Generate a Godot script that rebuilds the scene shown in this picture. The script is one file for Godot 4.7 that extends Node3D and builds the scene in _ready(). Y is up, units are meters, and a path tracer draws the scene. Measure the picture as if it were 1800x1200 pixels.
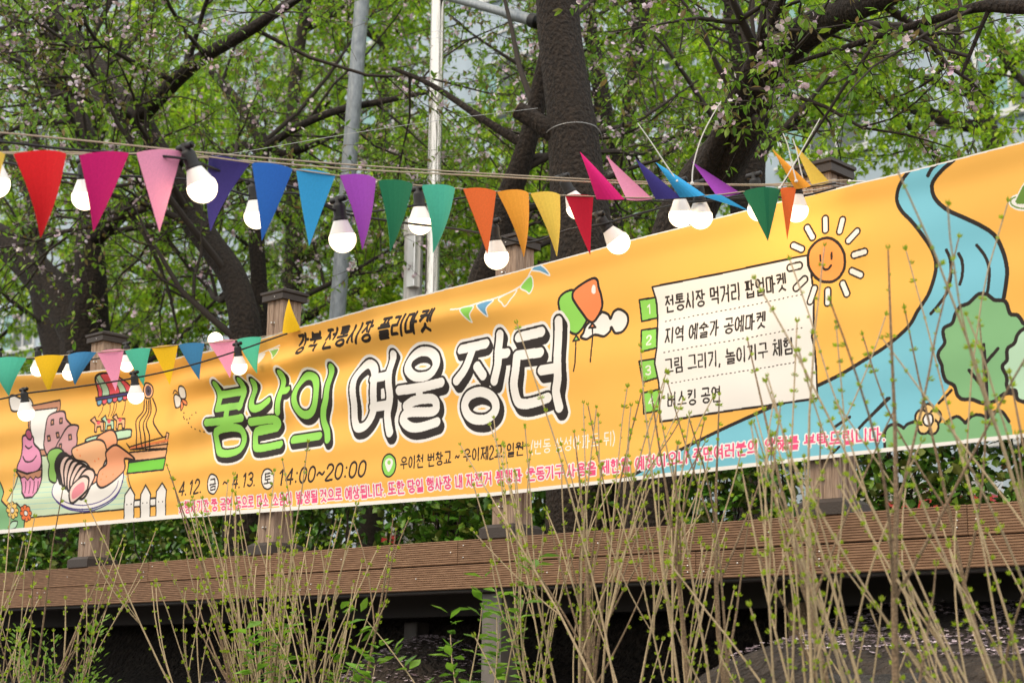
extends Node3D
# A market banner tied to the posts of a boardwalk railing, with pennants and light bulbs, cherry trees behind and budding shrubs in front.
# x runs along the railing, z points to the river side, the top of the boardwalk is y = 0.

const BANNER_TOP: Array = [Vector2(-4.464, 1.199), Vector2(-4.063, 1.158), Vector2(-3.561, 1.105), Vector2(-3.094, 1.059), Vector2(-2.712, 1.034), Vector2(-2.353, 1.027), Vector2(-1.944, 1.031), Vector2(-1.561, 1.041), Vector2(-1.347, 1.054), Vector2(-0.634, 1.086), Vector2(0.064, 1.107), Vector2(0.679, 1.134), Vector2(1.096, 1.148), Vector2(1.539, 1.157), Vector2(1.853, 1.161), Vector2(2.360, 1.176), Vector2(2.555, 1.182)]
const BANNER_FOOT: Array = [Vector2(-4.312, 0.227), Vector2(-3.928, 0.224), Vector2(-3.052, 0.218), Vector2(-2.279, 0.212), Vector2(-1.591, 0.200), Vector2(-0.976, 0.189), Vector2(-0.476, 0.181), Vector2(-0.035, 0.174), Vector2(0.474, 0.180), Vector2(0.948, 0.186), Vector2(1.450, 0.194), Vector2(1.900, 0.199), Vector2(2.305, 0.202), Vector2(2.493, 0.204)]
const LIMBS := {
	"fork": [[[Vector3(-6.668, 0.085, -2.264), 0.269], [Vector3(-6.637, 0.526, -2.200), 0.243], [Vector3(-6.722, 1.258, -2.200), 0.228], [Vector3(-6.782, 1.917, -2.200), 0.213], [Vector3(-6.815, 2.206, -2.200), 0.205], [Vector3(-6.781, 2.488, -2.200), 0.145], [Vector3(-6.835, 2.883, -2.200), 0.122], [Vector3(-6.945, 3.209, -2.253), 0.110], [Vector3(-7.058, 3.645, -2.305), 0.102], [Vector3(-7.181, 3.977, -2.304), 0.088], [Vector3(-7.444, 4.350, -2.302), 0.080], [Vector3(-7.709, 4.680, -2.300), 0.076], [Vector3(-7.942, 5.066, -2.299), 0.062], [Vector3(-7.830, 5.402, -2.249), 0.051], [Vector3(-7.882, 5.843, -2.200), 0.041]],
		[[Vector3(-6.778, 2.101, -2.173), 0.176], [Vector3(-7.082, 2.452, -2.147), 0.165], [Vector3(-7.443, 2.759, -2.097), 0.149], [Vector3(-7.821, 3.050, -2.050), 0.142], [Vector3(-8.356, 3.317, -2.007), 0.131], [Vector3(-9.167, 3.731, -1.969), 0.116]],
		[[Vector3(-6.863, 2.991, -2.227), 0.090], [Vector3(-6.497, 3.029, -2.146), 0.079], [Vector3(-6.142, 3.092, -2.091), 0.068], [Vector3(-5.773, 3.067, -2.034), 0.053], [Vector3(-5.485, 3.097, -1.977), 0.039], [Vector3(-5.121, 3.218, -1.863), 0.026]],
		[[Vector3(-7.515, 4.419, -2.302), 0.055], [Vector3(-7.753, 4.570, -2.250), 0.051], [Vector3(-8.029, 4.787, -2.200), 0.046], [Vector3(-8.371, 5.037, -2.152), 0.042], [Vector3(-8.836, 5.305, -2.107), 0.032]],
		[[Vector3(-7.914, 4.841, -2.299), 0.051], [Vector3(-8.259, 5.056, -2.347), 0.052], [Vector3(-8.637, 5.454, -2.392), 0.043], [Vector3(-9.062, 5.762, -2.436), 0.038]],
		[[Vector3(-7.696, 4.570, -2.301), 0.045], [Vector3(-7.922, 4.801, -2.249), 0.046], [Vector3(-7.779, 5.084, -2.151), 0.038], [Vector3(-7.523, 5.372, -2.102), 0.030]]],
	"lean": [[[Vector3(-4.184, 0.111, -1.936), 0.211], [Vector3(-4.231, 1.078, -1.900), 0.156], [Vector3(-4.302, 1.725, -1.900), 0.119], [Vector3(-4.365, 1.978, -1.900), 0.108], [Vector3(-4.514, 2.250, -1.900), 0.101], [Vector3(-4.766, 2.504, -1.900), 0.099], [Vector3(-5.005, 2.741, -1.900), 0.103], [Vector3(-5.116, 2.969, -1.844), 0.104], [Vector3(-5.293, 3.237, -1.789), 0.098], [Vector3(-5.436, 3.458, -1.737), 0.103], [Vector3(-5.485, 3.591, -1.684), 0.104]],
		[[Vector3(-5.483, 3.568, -1.684), 0.091], [Vector3(-5.782, 3.847, -1.688), 0.075], [Vector3(-6.142, 4.199, -1.694), 0.072], [Vector3(-6.554, 4.545, -1.748), 0.074], [Vector3(-6.887, 4.854, -1.801), 0.067], [Vector3(-7.108, 5.201, -1.802), 0.058], [Vector3(-7.412, 5.770, -1.804), 0.045]],
		[[Vector3(-5.462, 3.585, -1.684), 0.078], [Vector3(-5.151, 3.631, -1.627), 0.063], [Vector3(-4.760, 3.715, -1.568), 0.058], [Vector3(-4.454, 3.786, -1.562), 0.051], [Vector3(-3.949, 3.787, -1.497), 0.043], [Vector3(-3.499, 3.805, -1.429), 0.036], [Vector3(-3.011, 3.831, -1.358), 0.028]],
		[[Vector3(-5.377, 3.633, -1.683), 0.030], [Vector3(-5.344, 3.701, -1.630), 0.030], [Vector3(-5.979, 3.855, -1.794), 0.036], [Vector3(-6.402, 4.045, -1.848), 0.041], [Vector3(-6.929, 4.264, -1.900), 0.033]],
		[[Vector3(-6.557, 4.570, -1.748), 0.042], [Vector3(-6.368, 4.699, -1.697), 0.039], [Vector3(-6.138, 4.810, -1.645), 0.032]],
		[[Vector3(-4.694, 3.763, -1.567), 0.019], [Vector3(-4.532, 3.942, -1.511), 0.018], [Vector3(-4.369, 4.095, -1.454), 0.016], [Vector3(-4.173, 4.232, -1.397), 0.012]]],
	"thin": [[[Vector3(-5.435, 0.217, -3.042), 0.097], [Vector3(-5.471, 1.327, -3.000), 0.090], [Vector3(-5.536, 2.068, -3.000), 0.082], [Vector3(-5.590, 2.545, -3.000), 0.069], [Vector3(-5.660, 3.035, -3.000), 0.065], [Vector3(-5.653, 3.470, -3.000), 0.061], [Vector3(-5.635, 3.760, -3.000), 0.061], [Vector3(-5.842, 4.031, -3.000), 0.052], [Vector3(-6.051, 4.258, -3.000), 0.043], [Vector3(-6.410, 4.596, -3.000), 0.030]],
		[[Vector3(-5.616, 3.697, -3.000), 0.037], [Vector3(-5.127, 3.751, -2.939), 0.032], [Vector3(-4.572, 3.746, -2.876), 0.031], [Vector3(-4.041, 3.669, -2.809), 0.026], [Vector3(-3.356, 3.569, -2.736), 0.016]],
		[[Vector3(-5.559, 3.719, -3.000), 0.033], [Vector3(-5.408, 3.628, -3.060), 0.033], [Vector3(-5.058, 3.663, -3.124), 0.023]],
		[[Vector3(-5.666, 3.669, -3.000), 0.033], [Vector3(-5.940, 3.818, -3.059), 0.033], [Vector3(-6.406, 3.849, -3.115), 0.034], [Vector3(-6.808, 3.882, -3.170), 0.025]]],
	"slant": [[[Vector3(-2.461, 0.100, -2.228), 0.140], [Vector3(-2.408, 1.083, -2.200), 0.124], [Vector3(-2.325, 1.800, -2.200), 0.104], [Vector3(-2.207, 2.076, -2.200), 0.093], [Vector3(-2.099, 2.390, -2.200), 0.080], [Vector3(-1.996, 2.592, -2.200), 0.071], [Vector3(-1.902, 2.833, -2.200), 0.060], [Vector3(-1.833, 3.079, -2.200), 0.057], [Vector3(-1.765, 3.401, -2.200), 0.046], [Vector3(-1.792, 3.792, -2.200), 0.036]],
		[[Vector3(-1.925, 2.688, -2.200), 0.036], [Vector3(-2.191, 2.901, -2.063), 0.025], [Vector3(-2.600, 3.213, -2.002), 0.018], [Vector3(-2.852, 3.359, -1.879), 0.013]]],
	"main": [[[Vector3(-1.226, 0.005, -1.930), 0.244], [Vector3(-1.202, 0.408, -1.900), 0.223], [Vector3(-1.203, 0.983, -1.900), 0.207], [Vector3(-1.213, 1.574, -1.900), 0.200], [Vector3(-1.239, 1.981, -1.900), 0.183], [Vector3(-1.271, 2.260, -1.900), 0.165], [Vector3(-1.302, 2.544, -1.900), 0.153], [Vector3(-1.338, 2.763, -1.900), 0.141], [Vector3(-1.384, 3.023, -1.900), 0.135], [Vector3(-1.422, 3.286, -1.900), 0.133], [Vector3(-1.442, 3.584, -1.900), 0.130], [Vector3(-1.482, 4.005, -1.900), 0.115]],
		[[Vector3(-1.328, 2.520, -1.864), 0.070], [Vector3(-1.399, 2.580, -1.793), 0.060], [Vector3(-1.477, 2.648, -1.745), 0.057], [Vector3(-1.527, 2.689, -1.711), 0.055], [Vector3(-1.555, 2.711, -1.691), 0.053]]],
	"arch": [[[Vector3(-0.674, -0.021, -1.828), 0.193], [Vector3(-0.638, 0.724, -1.800), 0.181], [Vector3(-0.582, 1.333, -1.800), 0.164], [Vector3(-0.483, 1.725, -1.800), 0.155], [Vector3(-0.385, 1.928, -1.800), 0.152], [Vector3(-0.271, 2.063, -1.800), 0.142], [Vector3(-0.113, 2.161, -1.761), 0.131], [Vector3(0.025, 2.275, -1.721), 0.118], [Vector3(0.144, 2.406, -1.681), 0.111], [Vector3(0.278, 2.529, -1.640), 0.110], [Vector3(0.443, 2.594, -1.598), 0.097], [Vector3(0.693, 2.602, -1.513), 0.077], [Vector3(0.972, 2.553, -1.383), 0.059], [Vector3(1.230, 2.517, -1.291), 0.046], [Vector3(1.504, 2.457, -1.193), 0.037]],
		[[Vector3(-0.205, 2.052, -1.683), 0.060], [Vector3(-0.008, 2.210, -1.565), 0.047], [Vector3(0.111, 2.354, -1.525), 0.040], [Vector3(0.246, 2.490, -1.484), 0.034], [Vector3(0.344, 2.588, -1.443), 0.031], [Vector3(0.458, 2.693, -1.402), 0.025], [Vector3(0.579, 2.779, -1.321), 0.019]],
		[[Vector3(1.945, 2.201, -1.163), 0.040], [Vector3(1.791, 2.230, -1.173), 0.034], [Vector3(1.647, 2.279, -1.182), 0.029], [Vector3(1.525, 2.291, -1.189), 0.021], [Vector3(1.356, 2.293, -1.198), 0.019], [Vector3(1.182, 2.299, -1.208), 0.017], [Vector3(1.032, 2.295, -1.215), 0.016], [Vector3(0.878, 2.295, -1.223), 0.013], [Vector3(0.629, 2.313, -1.274), 0.009]],
		[[Vector3(1.660, 2.262, -1.181), 0.011], [Vector3(1.602, 2.162, -1.183), 0.010], [Vector3(1.542, 2.049, -1.184), 0.009], [Vector3(1.512, 1.992, -1.185), 0.005]]],
	"back": [[[Vector3(-1.555, 0.169, -4.030), 0.157], [Vector3(-1.522, 1.302, -4.000), 0.145], [Vector3(-1.515, 2.405, -4.000), 0.136], [Vector3(-1.520, 2.812, -4.000), 0.125], [Vector3(-1.479, 3.132, -4.000), 0.110], [Vector3(-1.435, 3.412, -4.000), 0.099], [Vector3(-1.330, 3.845, -4.000), 0.079], [Vector3(-1.270, 4.335, -4.000), 0.060]],
		[[Vector3(-1.463, 3.211, -4.000), 0.059], [Vector3(-1.519, 3.619, -3.921), 0.044], [Vector3(-1.553, 4.026, -3.845), 0.036], [Vector3(-1.595, 4.381, -3.846), 0.028]]],
	"stub": [[[Vector3(-9.856, 0.487, -4.045), 0.182], [Vector3(-9.954, 1.873, -4.000), 0.169], [Vector3(-10.071, 2.479, -4.000), 0.159], [Vector3(-10.259, 2.865, -4.000), 0.149], [Vector3(-10.497, 3.267, -4.000), 0.133], [Vector3(-10.704, 3.738, -4.000), 0.116], [Vector3(-10.799, 4.199, -4.000), 0.099], [Vector3(-10.813, 4.653, -4.000), 0.087], [Vector3(-10.955, 5.206, -4.000), 0.069], [Vector3(-11.264, 5.744, -4.000), 0.051]],
		[[Vector3(-10.770, 4.322, -4.000), 0.062], [Vector3(-11.273, 4.944, -4.000), 0.051], [Vector3(-11.697, 5.371, -4.000), 0.039]]],
	"far": [[[Vector3(-3.091, 0.678, -4.500), 0.128], [Vector3(-3.115, 1.986, -4.500), 0.109], [Vector3(-3.142, 2.894, -4.500), 0.093], [Vector3(-3.181, 3.600, -4.500), 0.076], [Vector3(-3.257, 4.093, -4.500), 0.068], [Vector3(-3.346, 4.552, -4.500), 0.055], [Vector3(-3.407, 5.113, -4.500), 0.042]],
		[[Vector3(-3.141, 3.217, -4.500), 0.058], [Vector3(-2.968, 3.645, -4.500), 0.053], [Vector3(-2.938, 4.013, -4.500), 0.045], [Vector3(-2.822, 4.409, -4.500), 0.033], [Vector3(-2.763, 4.821, -4.500), 0.027]]]
}
const FLAGS_LONG: Array = [[Vector3(0.977, 0.700, 3.070), Vector3(0.978, 0.715, 2.965), Vector3(0.948, 0.520, 2.992), "yellow"],
	[Vector3(0.978, 0.720, 2.943), Vector3(0.984, 0.756, 2.795), Vector3(0.949, 0.525, 2.838), "red"],
	[Vector3(0.986, 0.762, 2.757), Vector3(0.997, 0.801, 2.613), Vector3(0.941, 0.579, 2.674), "magenta"],
	[Vector3(0.999, 0.807, 2.592), Vector3(0.999, 0.848, 2.445), Vector3(0.970, 0.613, 2.484), "pink"],
	[Vector3(0.990, 0.860, 2.345), Vector3(0.993, 0.877, 2.201), Vector3(0.928, 0.667, 2.274), "navy"],
	[Vector3(0.993, 0.878, 2.197), Vector3(1.010, 0.889, 2.059), Vector3(0.950, 0.671, 2.116), "blue"],
	[Vector3(1.012, 0.891, 2.048), Vector3(1.031, 0.901, 1.912), Vector3(0.979, 0.681, 1.958), "sky"],
	[Vector3(1.034, 0.904, 1.897), Vector3(1.021, 0.932, 1.740), Vector3(1.004, 0.702, 1.778), "purple"],
	[Vector3(1.019, 0.932, 1.727), Vector3(1.009, 0.958, 1.571), Vector3(0.970, 0.733, 1.630), "green"],
	[Vector3(1.007, 0.966, 1.530), Vector3(1.012, 0.988, 1.384), Vector3(0.963, 0.769, 1.440), "mint"],
	[Vector3(1.017, 0.993, 1.351), Vector3(1.036, 1.013, 1.215), Vector3(1.016, 0.798, 1.233), "orange"],
	[Vector3(1.036, 1.012, 1.210), Vector3(1.063, 1.032, 1.084), Vector3(1.044, 0.810, 1.092), "amber"],
	[Vector3(1.065, 1.032, 1.077), Vector3(1.096, 1.048, 0.962), Vector3(1.079, 0.833, 0.962), "yellow"],
	[Vector3(1.102, 1.050, 0.940), Vector3(1.151, 1.059, 0.849), Vector3(1.128, 0.856, 0.836), "crimson"],
	[Vector3(1.157, 1.048, 0.839), Vector3(1.224, 1.051, 0.769), Vector3(1.134, 1.207, 0.902), "magenta"],
	[Vector3(1.230, 1.049, 0.763), Vector3(1.292, 1.055, 0.700), Vector3(1.196, 1.199, 0.834), "pink"],
	[Vector3(1.299, 1.054, 0.693), Vector3(1.361, 1.062, 0.630), Vector3(1.265, 1.190, 0.760), "navy"],
	[Vector3(1.359, 1.062, 0.633), Vector3(1.424, 1.071, 0.574), Vector3(1.312, 1.180, 0.709), "sky"],
	[Vector3(1.418, 1.067, 0.579), Vector3(1.462, 1.075, 0.540), Vector3(1.529, 1.019, 0.461), "sky"],
	[Vector3(1.455, 1.065, 0.544), Vector3(1.515, 1.080, 0.493), Vector3(1.406, 1.184, 0.623), "purple"],
	[Vector3(1.521, 1.086, 0.488), Vector3(1.616, 1.093, 0.403), Vector3(1.562, 0.918, 0.402), "green"],
	[Vector3(1.618, 1.097, 0.402), Vector3(1.658, 1.099, 0.365), Vector3(1.612, 0.924, 0.358), "orange"],
	[Vector3(1.655, 1.095, 0.367), Vector3(1.697, 1.106, 0.331), Vector3(1.614, 1.229, 0.443), "amber"],
	[Vector3(1.700, 1.108, 0.329), Vector3(1.746, 1.120, 0.289), Vector3(1.673, 1.249, 0.395), "yellow"]]
const FLAGS_SHORT: Array = [[Vector3(-2.837, 0.990, 0.841), Vector3(-2.656, 0.991, 0.743), Vector3(-2.765, 0.807, 0.756), "mint"],
	[Vector3(-2.617, 0.992, 0.722), Vector3(-2.471, 0.994, 0.644), Vector3(-2.566, 0.816, 0.652), "gold"],
	[Vector3(-2.452, 0.996, 0.634), Vector3(-2.312, 1.004, 0.561), Vector3(-2.425, 0.846, 0.593), "steel"],
	[Vector3(-2.309, 1.004, 0.559), Vector3(-2.179, 1.012, 0.492), Vector3(-2.252, 0.814, 0.478), "pink"],
	[Vector3(-2.174, 1.004, 0.487), Vector3(-2.050, 1.012, 0.424), Vector3(-2.112, 0.833, 0.405), "mint"],
	[Vector3(-2.044, 1.014, 0.421), Vector3(-1.914, 1.018, 0.359), Vector3(-1.987, 0.833, 0.345), "gold"],
	[Vector3(-1.911, 1.021, 0.358), Vector3(-1.771, 1.019, 0.306), Vector3(-1.833, 0.851, 0.276), "steel"],
	[Vector3(-1.747, 1.017, 0.296), Vector3(-1.607, 1.024, 0.247), Vector3(-1.673, 0.848, 0.219), "pink"],
	[Vector3(-1.598, 1.023, 0.243), Vector3(-1.468, 1.027, 0.197), Vector3(-1.524, 0.861, 0.165), "mint"],
	[Vector3(-1.357, 1.037, 0.160), Vector3(-1.259, 1.043, 0.127), Vector3(-1.295, 1.190, 0.174), "gold"]]
const CORD_LONG: Array = [Vector3(0.916, 0.707, 3.129), Vector3(0.977, 0.700, 3.070), Vector3(0.978, 0.719, 2.947), Vector3(0.985, 0.756, 2.788), Vector3(0.997, 0.801, 2.606), Vector3(0.998, 0.845, 2.442), Vector3(0.990, 0.859, 2.349), Vector3(0.993, 0.877, 2.201), Vector3(1.010, 0.889, 2.057), Vector3(1.032, 0.902, 1.907), Vector3(1.020, 0.931, 1.734), Vector3(1.008, 0.960, 1.553), Vector3(1.014, 0.991, 1.370), Vector3(1.036, 1.013, 1.215), Vector3(1.064, 1.031, 1.080), Vector3(1.100, 1.048, 0.949), Vector3(1.154, 1.058, 0.844), Vector3(1.228, 1.057, 0.768), Vector3(1.297, 1.059, 0.697), Vector3(1.366, 1.066, 0.627), Vector3(1.456, 1.073, 0.545), Vector3(1.520, 1.084, 0.489), Vector3(1.616, 1.095, 0.403), Vector3(1.658, 1.099, 0.365), Vector3(1.700, 1.109, 0.329), Vector3(1.746, 1.122, 0.290), Vector3(1.792, 1.128, 0.249)]
const CORD_SHORT: Array = [Vector3(-2.971, 0.983, 0.960), Vector3(-2.837, 0.990, 0.841), Vector3(-2.645, 0.991, 0.737), Vector3(-2.463, 0.997, 0.640), Vector3(-2.309, 1.004, 0.559), Vector3(-2.176, 1.009, 0.490), Vector3(-2.047, 1.014, 0.423), Vector3(-1.914, 1.021, 0.360), Vector3(-1.762, 1.019, 0.302), Vector3(-1.604, 1.023, 0.245), Vector3(-1.468, 1.027, 0.197), Vector3(-1.357, 1.037, 0.160), Vector3(-1.256, 1.043, 0.125)]
const TWINES: Array = [[Vector3(0.695, 0.837, 3.023), Vector3(0.761, 0.847, 2.863), Vector3(0.776, 0.895, 2.556), Vector3(0.812, 0.939, 2.231), Vector3(0.904, 0.996, 1.780), Vector3(1.036, 1.060, 1.276), Vector3(1.205, 1.128, 0.738), Vector3(1.537, 1.121, 0.428), Vector3(1.743, 1.140, 0.243)],
	[Vector3(0.698, 0.789, 2.923), Vector3(0.714, 0.866, 2.607), Vector3(0.763, 0.944, 2.194), Vector3(0.859, 1.001, 1.740), Vector3(0.995, 1.070, 1.233), Vector3(1.168, 1.138, 0.692), Vector3(1.607, 1.137, 0.284), Vector3(1.711, 1.146, 0.191)],
	[Vector3(-0.972, 1.604, 1.026), Vector3(-0.931, 1.686, 0.787), Vector3(-0.824, 1.872, 0.292), Vector3(-0.704, 2.035, -0.171), Vector3(-0.537, 2.216, -0.735)]]
const STRANDS: Array = [[[Vector3(0.782, 0.772, 3.064), Vector3(0.866, 0.783, 2.919), Vector3(0.909, 0.798, 2.743), Vector3(0.964, 0.820, 2.548), Vector3(1.027, 0.819, 2.431), Vector3(0.871, 0.868, 2.126), Vector3(0.905, 0.876, 1.958), Vector3(0.930, 0.830, 1.809), Vector3(0.911, 0.860, 1.537), Vector3(0.901, 0.897, 1.268), Vector3(0.899, 0.914, 1.078), Vector3(0.953, 0.906, 0.958), Vector3(1.027, 0.964, 0.834), Vector3(1.088, 0.996, 0.727), Vector3(1.186, 1.043, 0.620), Vector3(1.287, 1.076, 0.535), Vector3(1.371, 1.088, 0.466), Vector3(1.511, 1.115, 0.354), Vector3(1.711, 1.146, 0.191)],
	[[Vector3(1.039, 0.745, 2.399), Vector3(1.028, 0.807, 2.427)], [Vector3(0.924, 0.749, 1.782), Vector3(0.928, 0.821, 1.799)], [Vector3(0.893, 0.843, 1.057), Vector3(0.897, 0.912, 1.073)], [Vector3(1.109, 0.940, 0.662), Vector3(1.083, 0.998, 0.702)], [Vector3(1.283, 1.035, 0.527), Vector3(1.288, 1.080, 0.536)]]],
	[[Vector3(0.221, 0.858, 2.772), Vector3(0.288, 0.927, 2.614), Vector3(0.209, 0.965, 2.414), Vector3(0.133, 1.016, 2.209), Vector3(0.179, 1.043, 2.041), Vector3(0.242, 1.063, 1.836), Vector3(0.297, 1.043, 1.645), Vector3(0.374, 1.066, 1.524), Vector3(0.473, 1.021, 1.347), Vector3(0.603, 1.064, 1.154), Vector3(0.755, 1.098, 1.011), Vector3(0.879, 1.073, 0.879), Vector3(0.987, 1.106, 0.782), Vector3(1.159, 1.095, 0.618), Vector3(1.322, 1.093, 0.467), Vector3(1.476, 1.109, 0.339), Vector3(1.586, 1.108, 0.246), Vector3(1.693, 1.140, 0.163)],
	[[Vector3(0.267, 0.868, 2.593), Vector3(0.274, 0.929, 2.604)], [Vector3(0.119, 0.947, 2.195), Vector3(0.127, 1.014, 2.207)], [Vector3(0.290, 0.975, 1.626), Vector3(0.295, 1.040, 1.641)], [Vector3(0.597, 1.002, 1.140), Vector3(0.604, 1.068, 1.153)], [Vector3(1.002, 1.067, 0.756), Vector3(0.992, 1.106, 0.776)], [Vector3(1.317, 1.038, 0.455), Vector3(1.322, 1.093, 0.467)], [Vector3(1.468, 1.071, 0.310), Vector3(1.469, 1.114, 0.322)], [Vector3(1.580, 1.060, 0.245), Vector3(1.587, 1.107, 0.252)]]],
	[[Vector3(-2.217, 0.624, 1.342), Vector3(-2.088, 0.659, 1.191), Vector3(-2.026, 0.687, 1.114), Vector3(-1.897, 0.724, 0.946), Vector3(-1.724, 0.781, 0.724), Vector3(-1.577, 0.848, 0.535), Vector3(-1.435, 0.930, 0.358), Vector3(-1.351, 0.986, 0.251), Vector3(-1.293, 1.022, 0.181)],
	[[Vector3(-2.028, 0.600, 1.091), Vector3(-2.024, 0.679, 1.109)], [Vector3(-1.733, 0.699, 0.706), Vector3(-1.727, 0.774, 0.722)], [Vector3(-1.442, 0.855, 0.341), Vector3(-1.437, 0.923, 0.356)]]],
	[[Vector3(-3.169, 1.042, 0.857), Vector3(-2.953, 1.024, 0.719), Vector3(-2.775, 1.024, 0.608), Vector3(-2.625, 1.002, 0.511), Vector3(-2.358, 1.034, 0.355), Vector3(-2.150, 1.055, 0.233), Vector3(-1.950, 1.031, 0.106), Vector3(-1.785, 1.065, 0.014), Vector3(-1.626, 1.099, -0.073)],
	[[Vector3(-2.968, 0.966, 0.715), Vector3(-2.961, 1.018, 0.724)], [Vector3(-2.800, 0.973, 0.589), Vector3(-2.793, 1.022, 0.597)], [Vector3(-2.647, 0.947, 0.496), Vector3(-2.638, 0.999, 0.503)], [Vector3(-2.376, 0.982, 0.339), Vector3(-2.370, 1.030, 0.346)], [Vector3(-1.947, 1.092, 0.111), Vector3(-1.954, 1.038, 0.103)]]]]
const TIES: Array = [[Vector3(1.370, 1.112, 0.664), Vector3(1.349, 1.169, 0.700), Vector3(1.323, 1.241, 0.745), Vector3(1.297, 1.305, 0.787)], [Vector3(1.396, 1.111, 0.611), Vector3(1.408, 1.172, 0.618), Vector3(1.438, 1.259, 0.615), Vector3(1.473, 1.330, 0.603), Vector3(1.507, 1.388, 0.588)], [Vector3(1.654, 1.078, 0.461), Vector3(1.688, 1.135, 0.445), Vector3(1.736, 1.221, 0.426), Vector3(1.786, 1.311, 0.405)], [Vector3(1.672, 1.116, 0.385), Vector3(1.669, 1.170, 0.403), Vector3(1.667, 1.236, 0.425), Vector3(1.660, 1.277, 0.442)], [Vector3(1.681, 1.100, 0.344), Vector3(1.677, 1.176, 0.369), Vector3(1.676, 1.230, 0.386), Vector3(1.672, 1.266, 0.400)], [Vector3(1.717, 1.173, 0.109), Vector3(1.741, 1.173, 0.087), Vector3(1.770, 1.172, 0.059), Vector3(1.799, 1.174, 0.033)]]
const POLES := {"galvanised": [Vector3(-4.089, 4.745, -2.700), Vector3(-4.272, 2.021, -2.700)], "stainless": [Vector3(-3.129, 4.400, -2.550), Vector3(-3.126, 1.830, -2.550)], "housing": [Vector3(-3.269, 2.518, -2.500), Vector3(-3.263, 1.841, -2.500)], "arm": [Vector3(-3.071, 4.158, -2.550), Vector3(-2.177, 3.711, -2.550)]}
var INK: Array = [Color8(233, 176, 86), Color8(44, 38, 36), Color8(224, 221, 216), Color8(136, 200, 89), Color8(116, 183, 201), Color8(123, 172, 123), Color8(172, 205, 177), Color8(229, 132, 82), Color8(227, 142, 65), Color8(222, 82, 125), Color8(213, 140, 172), Color8(164, 80, 108), Color8(183, 130, 102), Color8(192, 147, 149), Color8(227, 173, 130), Color8(222, 153, 115), Color8(192, 209, 177), Color8(140, 191, 191), Color8(102, 154, 187), Color8(216, 86, 97), Color8(69, 54, 121), Color8(97, 132, 56), Color8(89, 119, 65), Color8(211, 130, 140), Color8(222, 194, 183), Color8(224, 187, 121), Color8(233, 192, 102), Color8(224, 112, 59), Color8(104, 183, 59), Color8(130, 177, 89), Color8(78, 67, 86), Color8(230, 149, 78)]
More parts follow.
